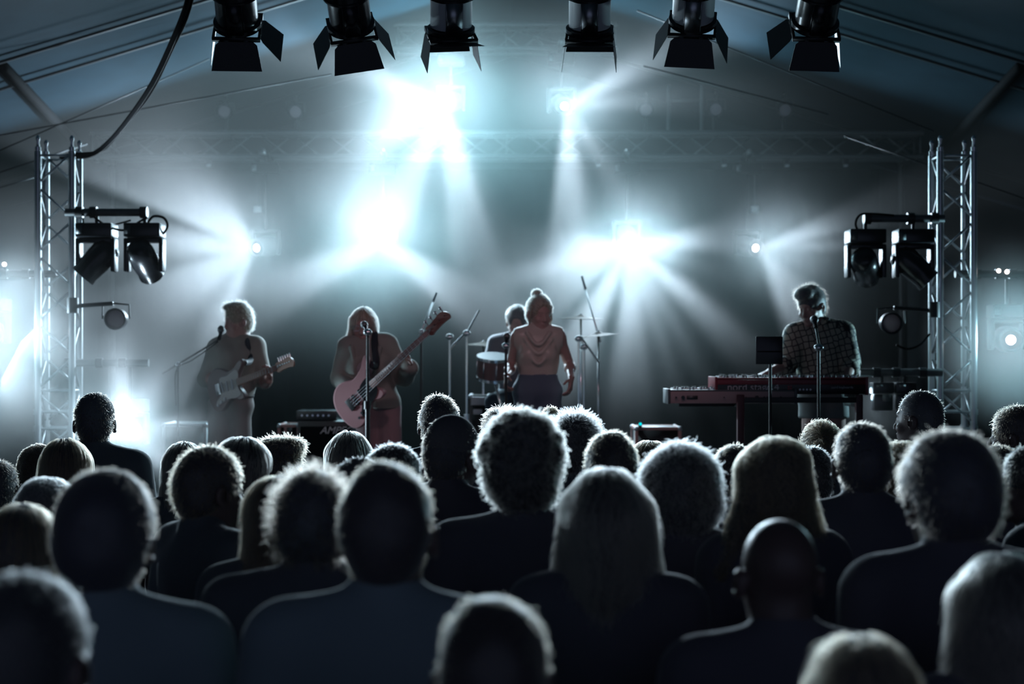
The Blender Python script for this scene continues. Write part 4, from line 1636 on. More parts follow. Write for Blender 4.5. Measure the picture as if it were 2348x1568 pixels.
CROWD = [
    # px, top, width, style, colour, shirt, kind, sex, yaw, label, options
    (217, 900, 90, 'short', 'dark', 'charcoal', 't', 'm', 8, 'person in a cap beside the left truss tower, lamp glaring at their cheek', dict(hat='cap', extra=glasses, Y=7.09)),
    (1007, 906, 78, 'short', 'dark', 'black', 't', 'm', 0, 'person with short dark hair standing behind the pale beanie, close to the stage', dict(Y=6.93)),
    (2110, 897, 82, 'buzz', 'dark', 'charcoal', 't', 'm', 52, 'tall person with cropped hair in front of the right truss tower, facing left', dict(Y=7.03)),
    (2332, 930, 92, 'crop', 'brown', 'black', 't', 'm', 62, 'person with short brown hair at the right edge turned left, below the far right lamp', dict(Y=6.56)),
    (1035, 948, 138, 'short', 'dark', 'black', 'l', 'm', -38, 'person in a pale close-fitting beanie with glasses, turned slightly right', dict(hat='beanie', extra=glasses, Y=5.35)),
    (1155, 934, 98, 'quiff', 'dark', 'black', 't', 'm', 5, 'person with dark combed hair showing just left behind the curly head', dict(Y=6.35)),
    (1196, 934, 168, 'curly', 'blond', 'black', 't', 'm', 2, 'person with bright curly hair and bare neck in a black t-shirt', dict(Y=4.10)),
    (1262, 930, 80, 'bun', 'brown', 'black', 't', 'f', 0, 'person with a small top bun behind the curly head, right of it', dict(Y=7.37)),
    (1318, 945, 104, 'spiky', 'grey', 'grey', 'l', 'm', -25, 'person with spiky grey hair and a pale collar right of the curly head', dict(Y=5.6)),
    (1352, 992, 80, 'short', 'dark', 'charcoal', 't', 'm', 0, 'person in a white-edged cap half hidden behind a cropped head right of centre', dict(hat='cap', Y=6.81, hat_kw=dict(mt='white'))),
    (1402, 991, 110, 'short', 'brown', 'black', 't', 'm', 3, 'person with cropped light-rimmed hair and one ear showing, above the parted blond hair', dict(Y=4.95)),
    (1490, 1010, 82, 'bob', 'brown', 'black', 't', 'f', -20, 'small person with brown hair, just left behind the big bushy head', dict(Y=6.26)),
    (1562, 1005, 190, 'big', 'grey', 'black', 'l', 'm', 0, 'person with big round bushy hair below the flight case', dict(Y=4.45, big=.92)),
    (1392, 1072, 225, 'long_thick', 'blond', 'black', 'l', 'f', -8, 'person with long parted blond hair falling over the shoulders, right of the curly head', dict(Y=3.5)),
    (1685, 1020, 98, 'short', 'brown', 'black', 't', 'm', 10, 'person with a smooth brown head between the bushy hair and the ponytail', dict(Y=5.39)),
    (1772, 1000, 150, 'wavy', 'ginger', 'black', 't', 'f', 22, 'person with frizzy fair hair flying out to the left, right of the bushy head', dict(Y=4.15, warp=windblown)),
    (1884, 965, 78, 'lowbun', 'brown', 'grey', 't', 'f', -12, 'person with pinned-up hair standing below the keyboard player', dict(Y=6.52)),
    (1862, 1025, 110, 'short', 'grey', 'black', 'l', 'm', 0, 'person with a light-rimmed grey head behind the frizzy fair hair', dict(Y=5.83)),
    (1977, 968, 114, 'short', 'dark', 'black', 't', 'm', 0, 'person with thick dark hair and protruding ears, shoulders in black, right of the keyboards', dict(Y=4.78)),
    (2072, 1012, 128, 'wavy', 'brown', 'black', 't', 'f', 20, 'person with shoulder-length wavy hair left of the tall dark bushy head', dict(Y=5.29, extra=glasses)),
    (2178, 998, 200, 'crop', 'dark', 'black', 't', 'm', 15, 'large dark-haired person in black, tallest of the right-hand side of the crowd', dict(Y=3.35, big=2.0)),
    (2290, 1022, 92, 'short', 'brown', 'black', 't', 'm', 0, 'person whose pale-tipped hair shows right behind the large dark-haired person', dict(Y=5.73)),
    (2372, 1020, 130, 'short', 'blond', 'teal', 't', 'm', 62, 'person with glasses cut off by the right edge, facing left', dict(Y=4.84, extra=glasses)),
    (1788, 1190, 186, 'bald', 'dark', 'black', 't', 'm', 8, 'bald person with a bright rim of light over the crown', dict(Y=3.0)),
    (2300, 1268, 270, 'long_thick', 'blond', 'black', 'l', 'f', 0, 'person with long braided fair hair at the bottom right edge', dict(Y=2.85)),
    (1968, 1455, 250, 'wavy', 'ginger', 'black', 't', 'f', 0, 'blurry person with ginger-lit hair at the bottom, right of centre', dict(Y=2.32)),
    (1130, 1368, 290, 'short', 'ginger', 'black', 't', 'm', 0, 'blurry person with a brown-lit crown at the bottom centre', dict(Y=2.18)),
    (886, 1058, 225, 'short', 'brown', 'white', 't', 'm', 0, 'person in a pale t-shirt with light-rimmed cropped hair, in front left of centre', dict(Y=2.81)),
    (52, 1312, 290, 'short', 'grey', 'black', 't', 'm', -10, 'blurry person with grey-rimmed head in the bottom left corner', dict(Y=2.07)),
    (240, 1088, 228, 'crop', 'dark', 'white', 't', 'm', 0, 'person with tall dark hair and pale t-shirt in front, left side', dict(Y=2.97, big=1.9)),
    (48, 1155, 150, 'bob', 'brown', 'black', 't', 'f', -8, 'person with smooth fair-rimmed hair at the left edge, above the grey-rimmed head', dict(Y=3.68)),
    (112, 1094, 140, 'wavy', 'grey', 'black', 't', 'f', -35, 'person with frizzy hair tied up, between the left edge and the tall dark hair', dict(Y=4.55)),
    (150, 1004, 108, 'long', 'brown', 'teal', 't', 'f', 0, 'person with long straight hair glowing at the sides, in front of the left tower', dict(Y=5.81)),
    (88, 1020, 84, 'wavy', 'dark', 'black', 't', 'f', 10, 'person with dark wavy hair half hidden left behind the long straight hair', dict(Y=6.67)),
    (-4, 1056, 80, 'short', 'dark', 'teal', 't', 'm', 0, 'dim person cut off by the left edge', dict(Y=6.23)),
    (424, 1013, 84, 'long', 'blond', 'grey', 't', 'f', 8, 'person with long hair over the back, left behind the bearded profile', dict(Y=6.31)),
    (478, 1024, 142, 'crop', 'brown', 'grey', 'l', 'm', -52, 'bearded person in a grey top looking right, below the guitarist', dict(Y=4.55)),
    (556, 1002, 112, 'bob', 'blond', 'stripe', 't', 'f', -48, 'person with a blond bob tied in a knot behind, below the guitarist', dict(Y=5.45, extra=hair_tie)),
    (632, 998, 104, 'quiff', 'brown', 'stripe', 't', 'm', -72, 'person in profile looking right, face lit dull pink, striped top', dict(Y=5.88)),
    (640, 1090, 104, 'long', 'brown', 'charcoal', 'l', 'f', -6, 'person with long brown hair left of the messy dark head', dict(Y=4.11)),
    (716, 1076, 142, 'spiky', 'dark', 'black', 'l', 'm', 4, 'person with messy dark hair in a black top, left of the pale t-shirt', dict(Y=3.54)),
    (800, 990, 100, 'long', 'blond', 'black', 't', 'f', 0, 'person with long blond hair glowing at both sides, below the bass player', dict(Y=6.31)),
    (822, 1048, 104, 'short', 'grey', 'charcoal', 't', 'm', -20, 'person in a plain grey cap below the bass player', dict(hat='cap', Y=4.57, hat_kw=dict(mt='beige'))),
    (902, 1017, 122, 'short', 'grey', 'black', 't', 'm', -30, 'person with flat grey hair left of the pale beanie', dict(Y=5.03)),
    (1108, 1000, 84, 'short', 'dark', 'black', 't', 'm', 10, 'person with a dark head in shadow between the beanie and the curly hair', dict(Y=6.6)),
]
for row in CROWD:
    spectator(*row[:10], **row[10])
CM = []


# ------------------------------------------------------------------ the band
def text_mesh(body, size, mt, parent, m, depth=0.002, shear=0.0, name='lettering', weight=0.0):
    cu = bpy.data.curves.new(name, 'FONT')
    cu.body = body
    cu.size = size
    cu.extrude = depth
    cu.shear = shear
    cu.offset = weight
    cu.align_x = 'CENTER'
    cu.align_y = 'CENTER'
    o = bpy.data.objects.new('tmp', cu)
    C.objects.link(o)
    bpy.context.view_layer.update()
    me = bpy.data.meshes.new_from_object(o.evaluated_get(bpy.context.evaluated_depsgraph_get()))
    bpy.data.objects.remove(o)
    me.name = name
    me.materials.clear()
    me.materials.append(M[mt])
    o = bpy.data.objects.new(name, me)
    C.objects.link(o)
    o.parent = parent
    o.matrix_local = m
    return o


FACE_CAM = Matrix.Rotation(PI / 2, 4, 'X')      # x right, y up, facing the audience


class Spot:
    """Turns pictures rows and columns into points local to a root standing on the deck at distance Y."""

    def __init__(s, px, Y, floor=None):
        s.Y = Y
        s.root = at(px, 0, Y)
        s.root.z = DECK if floor is None else floor

    def __call__(s, px, py, dy=0.0):
        p = at(px, py, s.Y + dy)
        return tuple(np.array(p - s.root))


def musician(label, sp, J, skin, vox=0.0075):
    t = thing('person', label, 'person', sp.root, group=None)
    body_field(J, vox).build('body', skin, t)
    return t


def legs_for(sp, pxl, pxr, py_hip, hz=None):
    """Hips, knees and ankles under two columns (viewer's left leg = the person's right)."""
    a, b = sp(pxl, py_hip), sp(pxr, py_hip)
    z = a[2]
    d = dict(hipR=(a[0] + .012, 0, z), hipL=(b[0] - .012, 0, z))
    for S_, x in (('R', a[0]), ('L', b[0])):
        o_ = -0.02 if S_ == 'R' else 0.02
        d['kn' + S_] = (x + o_, -0.03, z * 0.54)
        d['an' + S_] = (x + o_ * 2, 0.03, 0.085)
        d['foot' + S_] = (o_ * 4, -1, 0)
    return d


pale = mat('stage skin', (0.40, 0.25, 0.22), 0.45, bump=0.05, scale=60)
tee_m = mat('beige t-shirt', (0.27, 0.26, 0.23), 0.8, bump=0.15, scale=50, sheen=0.2)
chino_m = mat('light trousers', (0.26, 0.23, 0.22), 0.8, bump=0.1, scale=50)
pinkpants_m = mat('pale pink trousers', (0.34, 0.24, 0.25), 0.8, bump=0.1, scale=50)
blazer_m = mat('grey green blazer', (0.27, 0.28, 0.25), 0.8, bump=0.1, scale=60)
blouse_m = mat('white blouse', (0.30, 0.29, 0.31), 0.7)
satin_m = mat('champagne satin', (0.52, 0.46, 0.40), 0.32, bump=0.05, scale=12)
denim_m = mat('washed denim', (0.10, 0.14, 0.19), 0.85, bump=0.2, scale=140)
short_m = mat('pale shorts', (0.20, 0.22, 0.22), 0.8)
strap_m = mat('woven strap', (0.012, 0.016, 0.025), 0.7)
# patterned shirt: pale rounded patches outlined in dark
shirt_m = mat('patterned shirt', (0.3, 0.3, 0.25), 0.75)
nt = shirt_m.node_tree
tc = nt.nodes.new('ShaderNodeTexCoord')
mp = nt.nodes.new('ShaderNodeMapping')
mp.inputs['Rotation'].default_value = (0, R(14), 0)
mp.inputs['Scale'].default_value = (25, 6, 24)
nt.links.new(tc.outputs['Object'], mp.inputs[0])
vo = nt.nodes.new('ShaderNodeTexVoronoi')
vo.feature = 'DISTANCE_TO_EDGE'
vo.inputs['Scale'].default_value = 1.0
vo.inputs['Randomness'].default_value = 0.35
nt.links.new(mp.outputs[0], vo.inputs['Vector'])
cr = nt.nodes.new('ShaderNodeValToRGB')
cr.color_ramp.elements[0].position = 0.05
cr.color_ramp.elements[0].color = (0.03, 0.035, 0.04, 1)
cr.color_ramp.elements[1].position = 0.12
cr.color_ramp.elements[1].color = (0.42, 0.41, 0.33, 1)
nt.links.new(vo.outputs['Distance'], cr.inputs[0])
nt.links.new(cr.outputs[0], nt.nodes['Principled BSDF'].inputs['Base Color'])

# ---- guitarist
sp = Spot(535, 11.6)
J = pose(head=sp(545, 741), neck=sp(541, 780, .01), chest=sp(541, 833), waist=sp(536, 888), pelvis=sp(530, 928),
         shR=sp(498, 797, -.02), shL=sp(588, 795, .03), elR=sp(474, 868, -.02), wrR=sp(516, 872, -.24), elL=sp(606, 876, .0), wrL=sp(617, 874, -.24),
         hm=rotm(128, 4), handR=dict(fwd=(.85, -.15, -.25), nrm=(0, -.9, .3), curl=.55, side=1), handL=dict(fwd=(.1, -.2, 1.0), nrm=(.75, .6, -.1), curl=.9, side=-1),
         **legs_for(sp, 503, 551, 935))
g_ = musician('guitarist in a beige t-shirt and light trousers singing into a microphone', sp, J, pale)
shirt_field(J, 0.008, 0.50, sp(0, 910)[2], 0.016, loose=0.012).build('shirt', tee_m, g_)
trousers_field(J, 0.010, sp(0, 903)[2], 0.014, flare=0.03, zmin=0.03).build('trousers', chino_m, g_)
zb_ = sp(0, 907)[2]
f = Field((-.25, -.25, zb_ - .05), (.25, .25, zb_ + .05), .007)
torso_shape(f, J, 0.020)
f.plane((0, 0, zb_ + .016), (0, 0, 1))
f.plane((0, 0, zb_ - .016), (0, 0, -1))
f.build('belt', strap_m, g_)
add_hair(g_, J, 'quiff', 'fair', 3, 1.0, 1.0, 1.6)


def wood(name, c):
    return mat(name, c, 0.4, bump=0.05, scale=40)


def outline(pts, n=5):
    """Closed smooth outline."""
    P = [Vector((x, y, 0)) for x, y in pts]
    N_ = len(P)
    out = []
    for i in range(N_):
        a, b, c, d = P[i - 1], P[i], P[(i + 1) % N_], P[(i + 2) % N_]
        for k in range(n):
            t = k / n
            q = 0.5 * ((2 * b) + (c - a) * t + (2 * a - 5 * b + 4 * c - d) * t * t + (3 * b - a - 3 * c + d) * t ** 3)
            out.append((q.x, q.y))
    return out


def guitar(name, label, origin, m3, scale_len, body_c, guard_c, neck_c, bass=False):
    """Local x runs up the neck from the bridge, y across (up), z out of the front."""
    t = thing(name, label, 'guitar', origin)
    m = m3.to_4x4()
    bodyp = [(-0.118, 0.0), (-0.112, 0.06), (-0.085, 0.115), (-0.035, 0.152), (0.02, 0.158), (0.07, 0.137), (0.11, 0.110), (0.15, 0.105), (0.20, 0.122), (0.245, 0.150), (0.275, 0.158),
             (0.287, 0.142), (0.270, 0.110), (0.235, 0.078), (0.212, 0.045), (0.207, 0.0), (0.212, -0.04), (0.232, -0.075), (0.246, -0.108), (0.236, -0.128), (0.205, -0.130),
             (0.165, -0.112), (0.12, -0.102), (0.08, -0.112), (0.03, -0.145), (-0.02, -0.162), (-0.07, -0.150), (-0.102, -0.105), (-0.116, -0.05)]
    if bass:
        bodyp = [(x * 1.1 - 0.02 + (.02 if y > .09 and x > .15 else 0), y * 1.02 + x * .10) for x, y in bodyp]
    o = outline(bodyp, 3)
    bm_ = MB()
    inner = [(x * 0.955 + 0.003, y * 0.955) for x, y in o]
    n = len(o)
    rings = [(inner, -0.022), (o, -0.015), (o, 0.015), (inner, 0.022)]
    vs = [(x, y, z) for ring, z in rings for x, y in ring]
    fs = [tuple(range(n - 1, -1, -1)), tuple(range(3 * n, 4 * n))]
    for k in range(3):
        fs += [(k * n + i, k * n + (i + 1) % n, (k + 1) * n + (i + 1) % n, (k + 1) * n + i) for i in range(n)]
    bm_.add(vs, fs, m)
    bd_ = bm_.build('body', body_c, t, True, 30)
    if bass:
        gp = [(0.10, -0.02), (0.11, 0.035), (0.16, 0.06), (0.225, 0.06), (0.235, 0.0), (0.225, -0.05), (0.17, -0.085), (0.06, -0.10), (0.02, -0.135), (0.0, -0.11), (0.05, -0.06)]
    else:
        gp = [(0.03, 0.07), (0.11, 0.075), (0.20, 0.095), (0.225, 0.06), (0.205, 0.0), (0.205, -0.05), (0.22, -0.09), (0.16, -0.105), (0.08, -0.095), (-0.02, -0.115), (-0.04, -0.09), (0.03, -0.03)]
    MB().prism(outline(gp), 0.0225, 0.025, m).build('pickguard', guard_c, t, False)
    L = scale_len
    nk = MB()
    w0, w1 = (0.029, 0.021) if not bass else (0.028, 0.019)
    vs = []
    for x, w in ((0.20, w0), (L, w1)):
        vs += [(x, -w, 0.026), (x, -w * .8, 0.010), (x, 0, 0.003), (x, w * .8, 0.010), (x, w, 0.026), (x, w * .7, 0.031), (x, -w * .7, 0.031)]
    nk.add(vs, [tuple(range(6, -1, -1)), tuple(range(7, 14))] + [(i, (i + 1) % 7, 7 + (i + 1) % 7, 7 + i) for i in range(7)], m)
    nko = nk.build('neck', neck_c, t, True, 30)
    fr = MB()
    for k in range(1, 20):
        x = L * (1 - 2 ** (-k / 12)) 
        x = L - x
        fr.box((x, 0, 0.0315), (0.002, 0.042, 0.0015), m)
    fr.build('frets', 'steel', nko, False)
    h0 = L
    hl = 0.20 if bass else 0.165
    hp_ = [(h0, -0.021), (h0 + 0.02, -0.036), (h0 + 0.05, -0.030), (h0 + hl * .75, -0.026), (h0 + hl, -0.030), (h0 + hl + .008, 0.01), (h0 + hl * .86, 0.045), (h0 + hl * .6, 0.042), (h0 + 0.05, 0.034), (h0 + 0.012, 0.036), (h0, 0.021)]
    MB().prism(outline(hp_, 3), 0.006, 0.021, m).build('headstock', neck_c, t, True)
    nt_ = 4 if bass else 6
    for k in range(nt_):
        x = h0 + 0.03 + k * (hl - 0.05) / (nt_ - 1)
        mb = MB()
        mb.tube([m @ Vector((x, 0.034, 0.012)), m @ Vector((x, 0.062, 0.012))], 0.004, 8)
        mb.ball((x, 0.068, 0.012), 0.012 if bass else 0.008, 10, m, (1, 1, .4))
        mb.tube([m @ Vector((x, 0.008, 0.02)), m @ Vector((x, 0.008, 0.032))], 0.004, 8)
        mb.build('tuner', 'chrome', t)
    pk = [(0.035, 0), (0.10, 0)] if bass else [(0.045, 0), (0.095, 0), (0.15, 0)]
    for k, (x, y) in enumerate(pk):
        MB().box((x, y, 0.027), (0.026 if bass else 0.018, 0.085 if bass else 0.075, 0.008), m @ Matrix.Rotation(0.12 if (k == 0 and not bass) else 0, 4, 'Z'), 0.004).build('pickup', 'black_gloss' if bass else 'white_label', t)
    MB().box((-0.02 if bass else 0.0, 0, 0.027), (0.045, 0.085, 0.010), m, 0.003).build('bridge', 'black_metal' if bass else 'chrome', t)
    for k in range(3):
        MB().lathe([(0, 0.024), (0.011, 0.024), (0.010, 0.036), (0, 0.037)], 12, m @ Matrix.Translation((0.055 - k * 0.04, -0.085 - k * 0.014, 0))).build('knob', 'chrome' if bass else 'white_label', t)
    st = MB()
    ns = 4 if bass else 6
    for k in range(ns):
        y0 = (k - (ns - 1) / 2) * (0.019 if bass else 0.0105)
        y1 = (k - (ns - 1) / 2) * (0.0105 if bass else 0.007)
        st.tube([m @ Vector((0, y0, 0.036)), m @ Vector((L, y1, 0.034)), m @ Vector((L + .04 + .02 * k, 0.006, 0.028))], 0.0009, 5)
    st.build('strings', 'steel', t)
    return t, m


def basis(xd, zd):
    x = Vector(xd).normalized()
    z = Vector(zd)
    z = (z - x * z.dot(x)).normalized()
    return Matrix((x, z.cross(x), z)).transposed()


# electric guitar: bridge at (503, 897), headstock end near (692, 832)
a, b = at(506, 893, 11.30), at(672, 836, 11.22)
mg = basis(b - a + Vector((0, -0.30, 0)), (0.05, -1, 0.18))
gt, gm = guitar('electric_guitar', 'double-horned electric guitar with a pale pickguard played by the guitarist', a, mg, 0.60, mat('guitar body', (0.13, 0.09, 0.09), 0.3), mat('cream pickguard', (0.42, 0.40, 0.38), 0.35), wood('maple neck', (0.32, 0.17, 0.12)))
rt = Vector(sp.root)
sl_ = Vector(J['shL']) + rt
pts = [gm @ Vector((0.27, 0.13, -0.015)) + a, sl_ + Vector((-0.02, -0.14, -0.10)), sl_ + Vector((-0.055, -0.085, 0.035)), sl_ + Vector((-0.07, 0.03, 0.06)), Vector(J['chest']) + rt + Vector((-.05, .16, .05)),
       Vector(J['waist']) + rt + Vector((-.18, .12, .02)), gm @ Vector((-0.11, 0.0, -0.02)) + a]
MB().tube([q - a for q in curve_pts(pts, 6)], [0.022] * (6 * 6 + 1), 8).build('strap', strap_m, gt)

# ---- bass player
sp = Spot(858, 11.0)
J = pose(sex='f', head=sp(833, 751), neck=sp(838, 789, .01), chest=sp(846, 838), waist=sp(848, 884), pelvis=sp(858, 925),
         shR=sp(800, 797, -.01), shL=sp(886, 792, .0), elR=sp(781, 868, .02), wrR=sp(806, 896, -.24), elL=sp(926, 862, .0), wrL=sp(942, 842, -.24),
         hm=rotm(178, 10), handR=dict(fwd=(.75, -.1, -.25), nrm=(0, -.9, .4), curl=.5, side=1), handL=dict(fwd=(-.35, -.25, 1.0), nrm=(.75, .5, .3), curl=.9, side=-1),
         **legs_for(sp, 845, 892, 940))
b_ = musician('bass player with long straight hair in a blazer over a pale blouse', sp, J, pale)
f = shirt_field(J, 0.009, 0.0, sp(0, 925)[2], 0.010)
f.build('blouse', blouse_m, b_)
f = shirt_field(J, 0.008, 0.97, sp(0, 936)[2], 0.026, loose=0.02)
pv = np.array(J['pelvis'])
f.cap(pv + (-.05, 0, .06), pv + (-.07, 0, -.14), .11, .13, .05)
f.cap(pv + (.05, 0, .06), pv + (.07, 0, -.14), .11, .13, .05)
f.plane((0, 0, sp(0, 936)[2]), (0, 0, -1))
for sx in (-1, 1):
    sh = np.array(J['shR' if sx < 0 else 'shL'])
    f.ell(sh + (0, 0, .028), (.075, .07, .045), .03)
c = np.array(J['chest'])
f.cap(c + (-.012, -.20, .13), c + (-.012, -.20, -.5), .085, .10, .01, 's')
for sx in (-1, 1):
    f.cap(c + (sx * .10 - .012, -.115, .13), c + (sx * .07 - .012, -.12, -.02), .018, .012, .01)
f.build('blazer', blazer_m, b_)
trousers_field(J, 0.010, sp(0, 900)[2], 0.016, flare=0.05).build('trousers', pinkpants_m, b_)
add_hair(b_, J, 'long', 'fair', 5, 1.0, 1.0, 1.8, long_open)
glasses(b_, J)
a, b = at(812, 922, 10.72), at(985, 766, 10.62)
mg = basis(b - a + Vector((0, -0.22, 0)), (0.05, -1, 0.2))
gt, gm = guitar('bass_guitar', 'pink bass guitar with black fittings, neck pointing up to the right', a, mg, 0.80, mat('shell pink body', (0.40, 0.22, 0.23), 0.3), 'black_gloss', wood('rosewood neck', (0.16, 0.08, 0.07)), True)
rt = Vector(sp.root)
sl_ = Vector(J['shL']) + rt
pts = [gm @ Vector((0.28, 0.12, -0.015)) + a, sl_ + Vector((-0.06, -0.16, -0.14)), sl_ + Vector((-0.075, -0.10, 0.02)), sl_ + Vector((-0.08, 0.0, 0.085)), sl_ + Vector((-0.10, 0.14, 0.0)),
       Vector(J['waist']) + rt + Vector((-.17, .14, .0)), gm @ Vector((-0.13, 0.0, -0.02)) + a]
MB().tube([q - a for q in curve_pts(pts, 6)], 0.026, 8).build('strap', strap_m, gt)

# ---- singer
sp = Spot(1232, 11.2)
J = pose(sex='f', head=sp(1237, 722), neck=sp(1233, 761, .01), chest=sp(1234, 806), waist=sp(1233, 856), pelvis=sp(1232, 893),
         shR=sp(1187, 774, -.0), shL=sp(1281, 771, .0), elR=sp(1171, 842, .06), wrR=sp(1162, 862, -.19), elL=sp(1306, 836, .08), wrL=sp(1310, 866, -.12),
         hm=rotm(204, 10), handR=dict(fwd=(-.12, -.5, -.75), nrm=(-.8, .1, .3), curl=1.0, side=-1), handL=dict(fwd=(-.1, -.35, -.9), nrm=(.85, -.2, .1), curl=.6, side=1),
         **legs_for(sp, 1206, 1260, 905))
s_ = musician('singer in a sleeveless satin top and jeans, blonde hair pinned up', sp, J, pale)
f = shirt_field(J, 0.0075, 0.0, sp(0, 862)[2], 0.012, neck_drop=0.02)
c = np.array(J['chest'])
for k, (dz, w, dr) in enumerate(((0.10, 0.085, .05), (0.055, 0.10, .07), (0.0, 0.115, .09))):   # cowl folds
    pts = curve_pts([c + (-w, -.088, dz + .04), c + (-w * .45, -.125, dz - dr * .5), c + (0.0, -.135, dz - dr), c + (w * .45, -.125, dz - dr * .5), c + (w, -.088, dz + .04)], 4)
    for i in range(len(pts) - 1):
        f.cap(pts[i], pts[i + 1], .010, .010, .014)
w_ = np.array(J['waist'])
for dz in (.055, .025, -.005):
    for i in range(-6, 7):
        a0, a1 = i * .16 - PI / 2, (i + 1) * .16 - PI / 2
        f.cap(w_ + (.125 * math.cos(a0), .10 * math.sin(a0), dz + .01 * math.sin(i)), w_ + (.125 * math.cos(a1), .10 * math.sin(a1), dz + .01 * math.sin(i + 1)), .007, .007, .01)
for S_ in 'LR':
    f.ell(np.array(J['sh' + S_]) + ((.075 if S_ == 'L' else -.075), 0, -.01), (.055, .09, .10), 0.01, 's')
f.build('top', satin_m, s_)
trousers_field(J, 0.010, sp(0, 857)[2], 0.016, flare=0.05).build('jeans', denim_m, s_)
add_hair(s_, J, 'bun', 'fair', 6, 1.15, 1.2, 1.8, open_face)
# loose side locks
f = Field((-.13, -.1, -.15), (.13, .12, .1), .006)
for sx in (-1, 1):
    f.cap((sx * .074, .035, .07), (sx * .088, .02, -.03), .012, .009, .01)
    f.cap((sx * .088, .02, -.03), (sx * .078, .01, -.115), .009, .004, .01)
o = f.build('side_locks', HM['fair'][0], s_)
m4 = Matrix(J['hm'].tolist()).to_4x4()
m4.translation = Vector(J['head'])
o.matrix_local = m4
tag(o, 'two thin loose locks of blond hair', kind='stuff')

# ---- keyboard player
sp = Spot(1882, 10.5)
J = pose(head=sp(1861, 706, -.05), neck=sp(1872, 748, .0), chest=sp(1880, 802), waist=sp(1884, 862, .02), pelvis=sp(1886, 902, .04),
         shR=sp(1822, 768, -.02), shL=sp(1934, 764, .02), elR=sp(1806, 836, -.10), wrR=sp(1768, 851, -.36), elL=sp(1950, 838, -.06), wrL=sp(1944, 866, -.34),
         hm=rotm(136, 18), handR=dict(fwd=(-.75, -.3, -.28), nrm=(0, .0, 1), curl=.45, side=-1), handL=dict(fwd=(-.2, -.6, -.3), nrm=(0, 0, 1), curl=.5, side=1),
         **legs_for(sp, 1862, 1914, 915))
k_ = musician('keyboard player in a patterned short-sleeved shirt and shorts, looking down left', sp, J, pale, 0.007)
f = shirt_field(J, 0.008, 0.60, sp(0, 890)[2], 0.020, loose=0.02)
for S_ in 'LR':
    sh, el = np.array(J['sh' + S_]), np.array(J['el' + S_])
    f.cap(sh, sh + (el - sh) * .75, .062, .072, .03)
    d = (el - sh) / np.linalg.norm(el - sh)
    q = sh + (el - sh) * .84
    f.ell(q + d * .05, (.07, .07, .05), .004, 's')
f.build('shirt', shirt_m, k_)
nk_ = np.array(J['neck'])
f = Field(nk_ - .15, nk_ + .15, .006)
for sx in (-1, 1):
    f.cap(nk_ + (sx * .03, -.085, .0), nk_ + (sx * .065, -.055, .045), .012, .014, .01)
    f.cap(nk_ + (sx * .065, -.055, .045), nk_ + (sx * .055, .03, .07), .014, .012, .01)
    f.cap(nk_ + (sx * .055, -.085, -.02), nk_ + (sx * .03, -.085, .0), .008, .012, .01)
o = f.build('collar', shirt_m, k_)
trousers_field(J, 0.010, sp(0, 880)[2], 0.022, flare=0.0, zmin=sp(0, 958)[2]).build('shorts', short_m, k_)
def qwarp(f):
    f.ell((0.0, 0.075, 0.115), (0.065, 0.045, 0.035), 0.03)
add_hair(k_, J, 'quiff', 'dark', 9, 1.0, 0.5, 0.9, qwarp)

# ---- drummer, seated behind the singer
sp = Spot(1186, 13.1)
J = pose(head=sp(1186, 741), neck=sp(1186, 774), chest=(0, 0, 1.02), waist=(0, .02, .82), pelvis=(0, .05, .68),
         shR=(-.18, 0, 1.14), shL=(.18, 0, 1.14), elR=(-.26, -.10, .92), wrR=(-.22, -.33, .93), elL=(.27, -.10, .92), wrL=(.20, -.33, .92),
         hipR=(-.1, .05, .62), hipL=(.1, .05, .62), knR=(-.2, -.34, .56), knL=(.2, -.34, .56), anR=(-.2, -.36, .085), anL=(.22, -.36, .085), footR=(0, -1, 0), footL=(0, -1, 0), hm=rotm(175, 8),
         handR=dict(fwd=(.2, -.9, .1), nrm=(0, 0, 1), curl=1.1, side=-1), handL=dict(fwd=(-.2, -.9, .1), nrm=(0, 0, 1), curl=1.1, side=1))
nzk = np.array(J['neck'])[2]
J.update(chest=(0, 0, nzk - .18), waist=(0, .02, nzk - .38), pelvis=(0, .05, nzk - .50), shR=(-.18, 0, nzk - .055), shL=(.18, 0, nzk - .055), elR=(-.26, -.10, nzk - .30), elL=(.27, -.10, nzk - .30), wrR=(-.22, -.33, nzk - .26), wrL=(.2, -.33, nzk - .26))
pz = nzk - .52
J.update(hipR=(-.1, .05, pz), hipL=(.1, .05, pz), knR=(-.2, -.34, pz - .02), knL=(.2, -.34, pz - .02))
d_ = musician('drummer sitting in the dark behind the singer, only head and shoulders showing', sp, J, pale, .010)
shirt_field(J, 0.011, 0.45, nzk - .56, 0.016).build('shirt', CLOTH['black'], d_)
trousers_field(J, 0.012, nzk - .44, 0.012).build('trousers', CLOTH['jeans'], d_)
add_hair(d_, J, 'crop', 'dark', 19, 2.2, .4, 1.5)
st = thing('drum_stool', 'round black drum stool under the drummer', 'stool', sp.root + Vector((0, .06, 0)))
MB().lathe([(0, pz - .17), (.16, pz - .17), (.17, pz - .15), (.17, pz - .11), (.15, pz - .095), (0, pz - .095)], 24).build('seat', 'rubber', st)
MB().tube([(0, 0, .2), (0, 0, pz - .16)], .014, 10).build('pole', 'chrome', st)
for k in range(3):
    a = k * 2 * PI / 3 + .3
    MB().tube([(0, 0, .30), (.25 * math.cos(a), .25 * math.sin(a), .01)], .010, 8).build('leg', 'chrome', st)
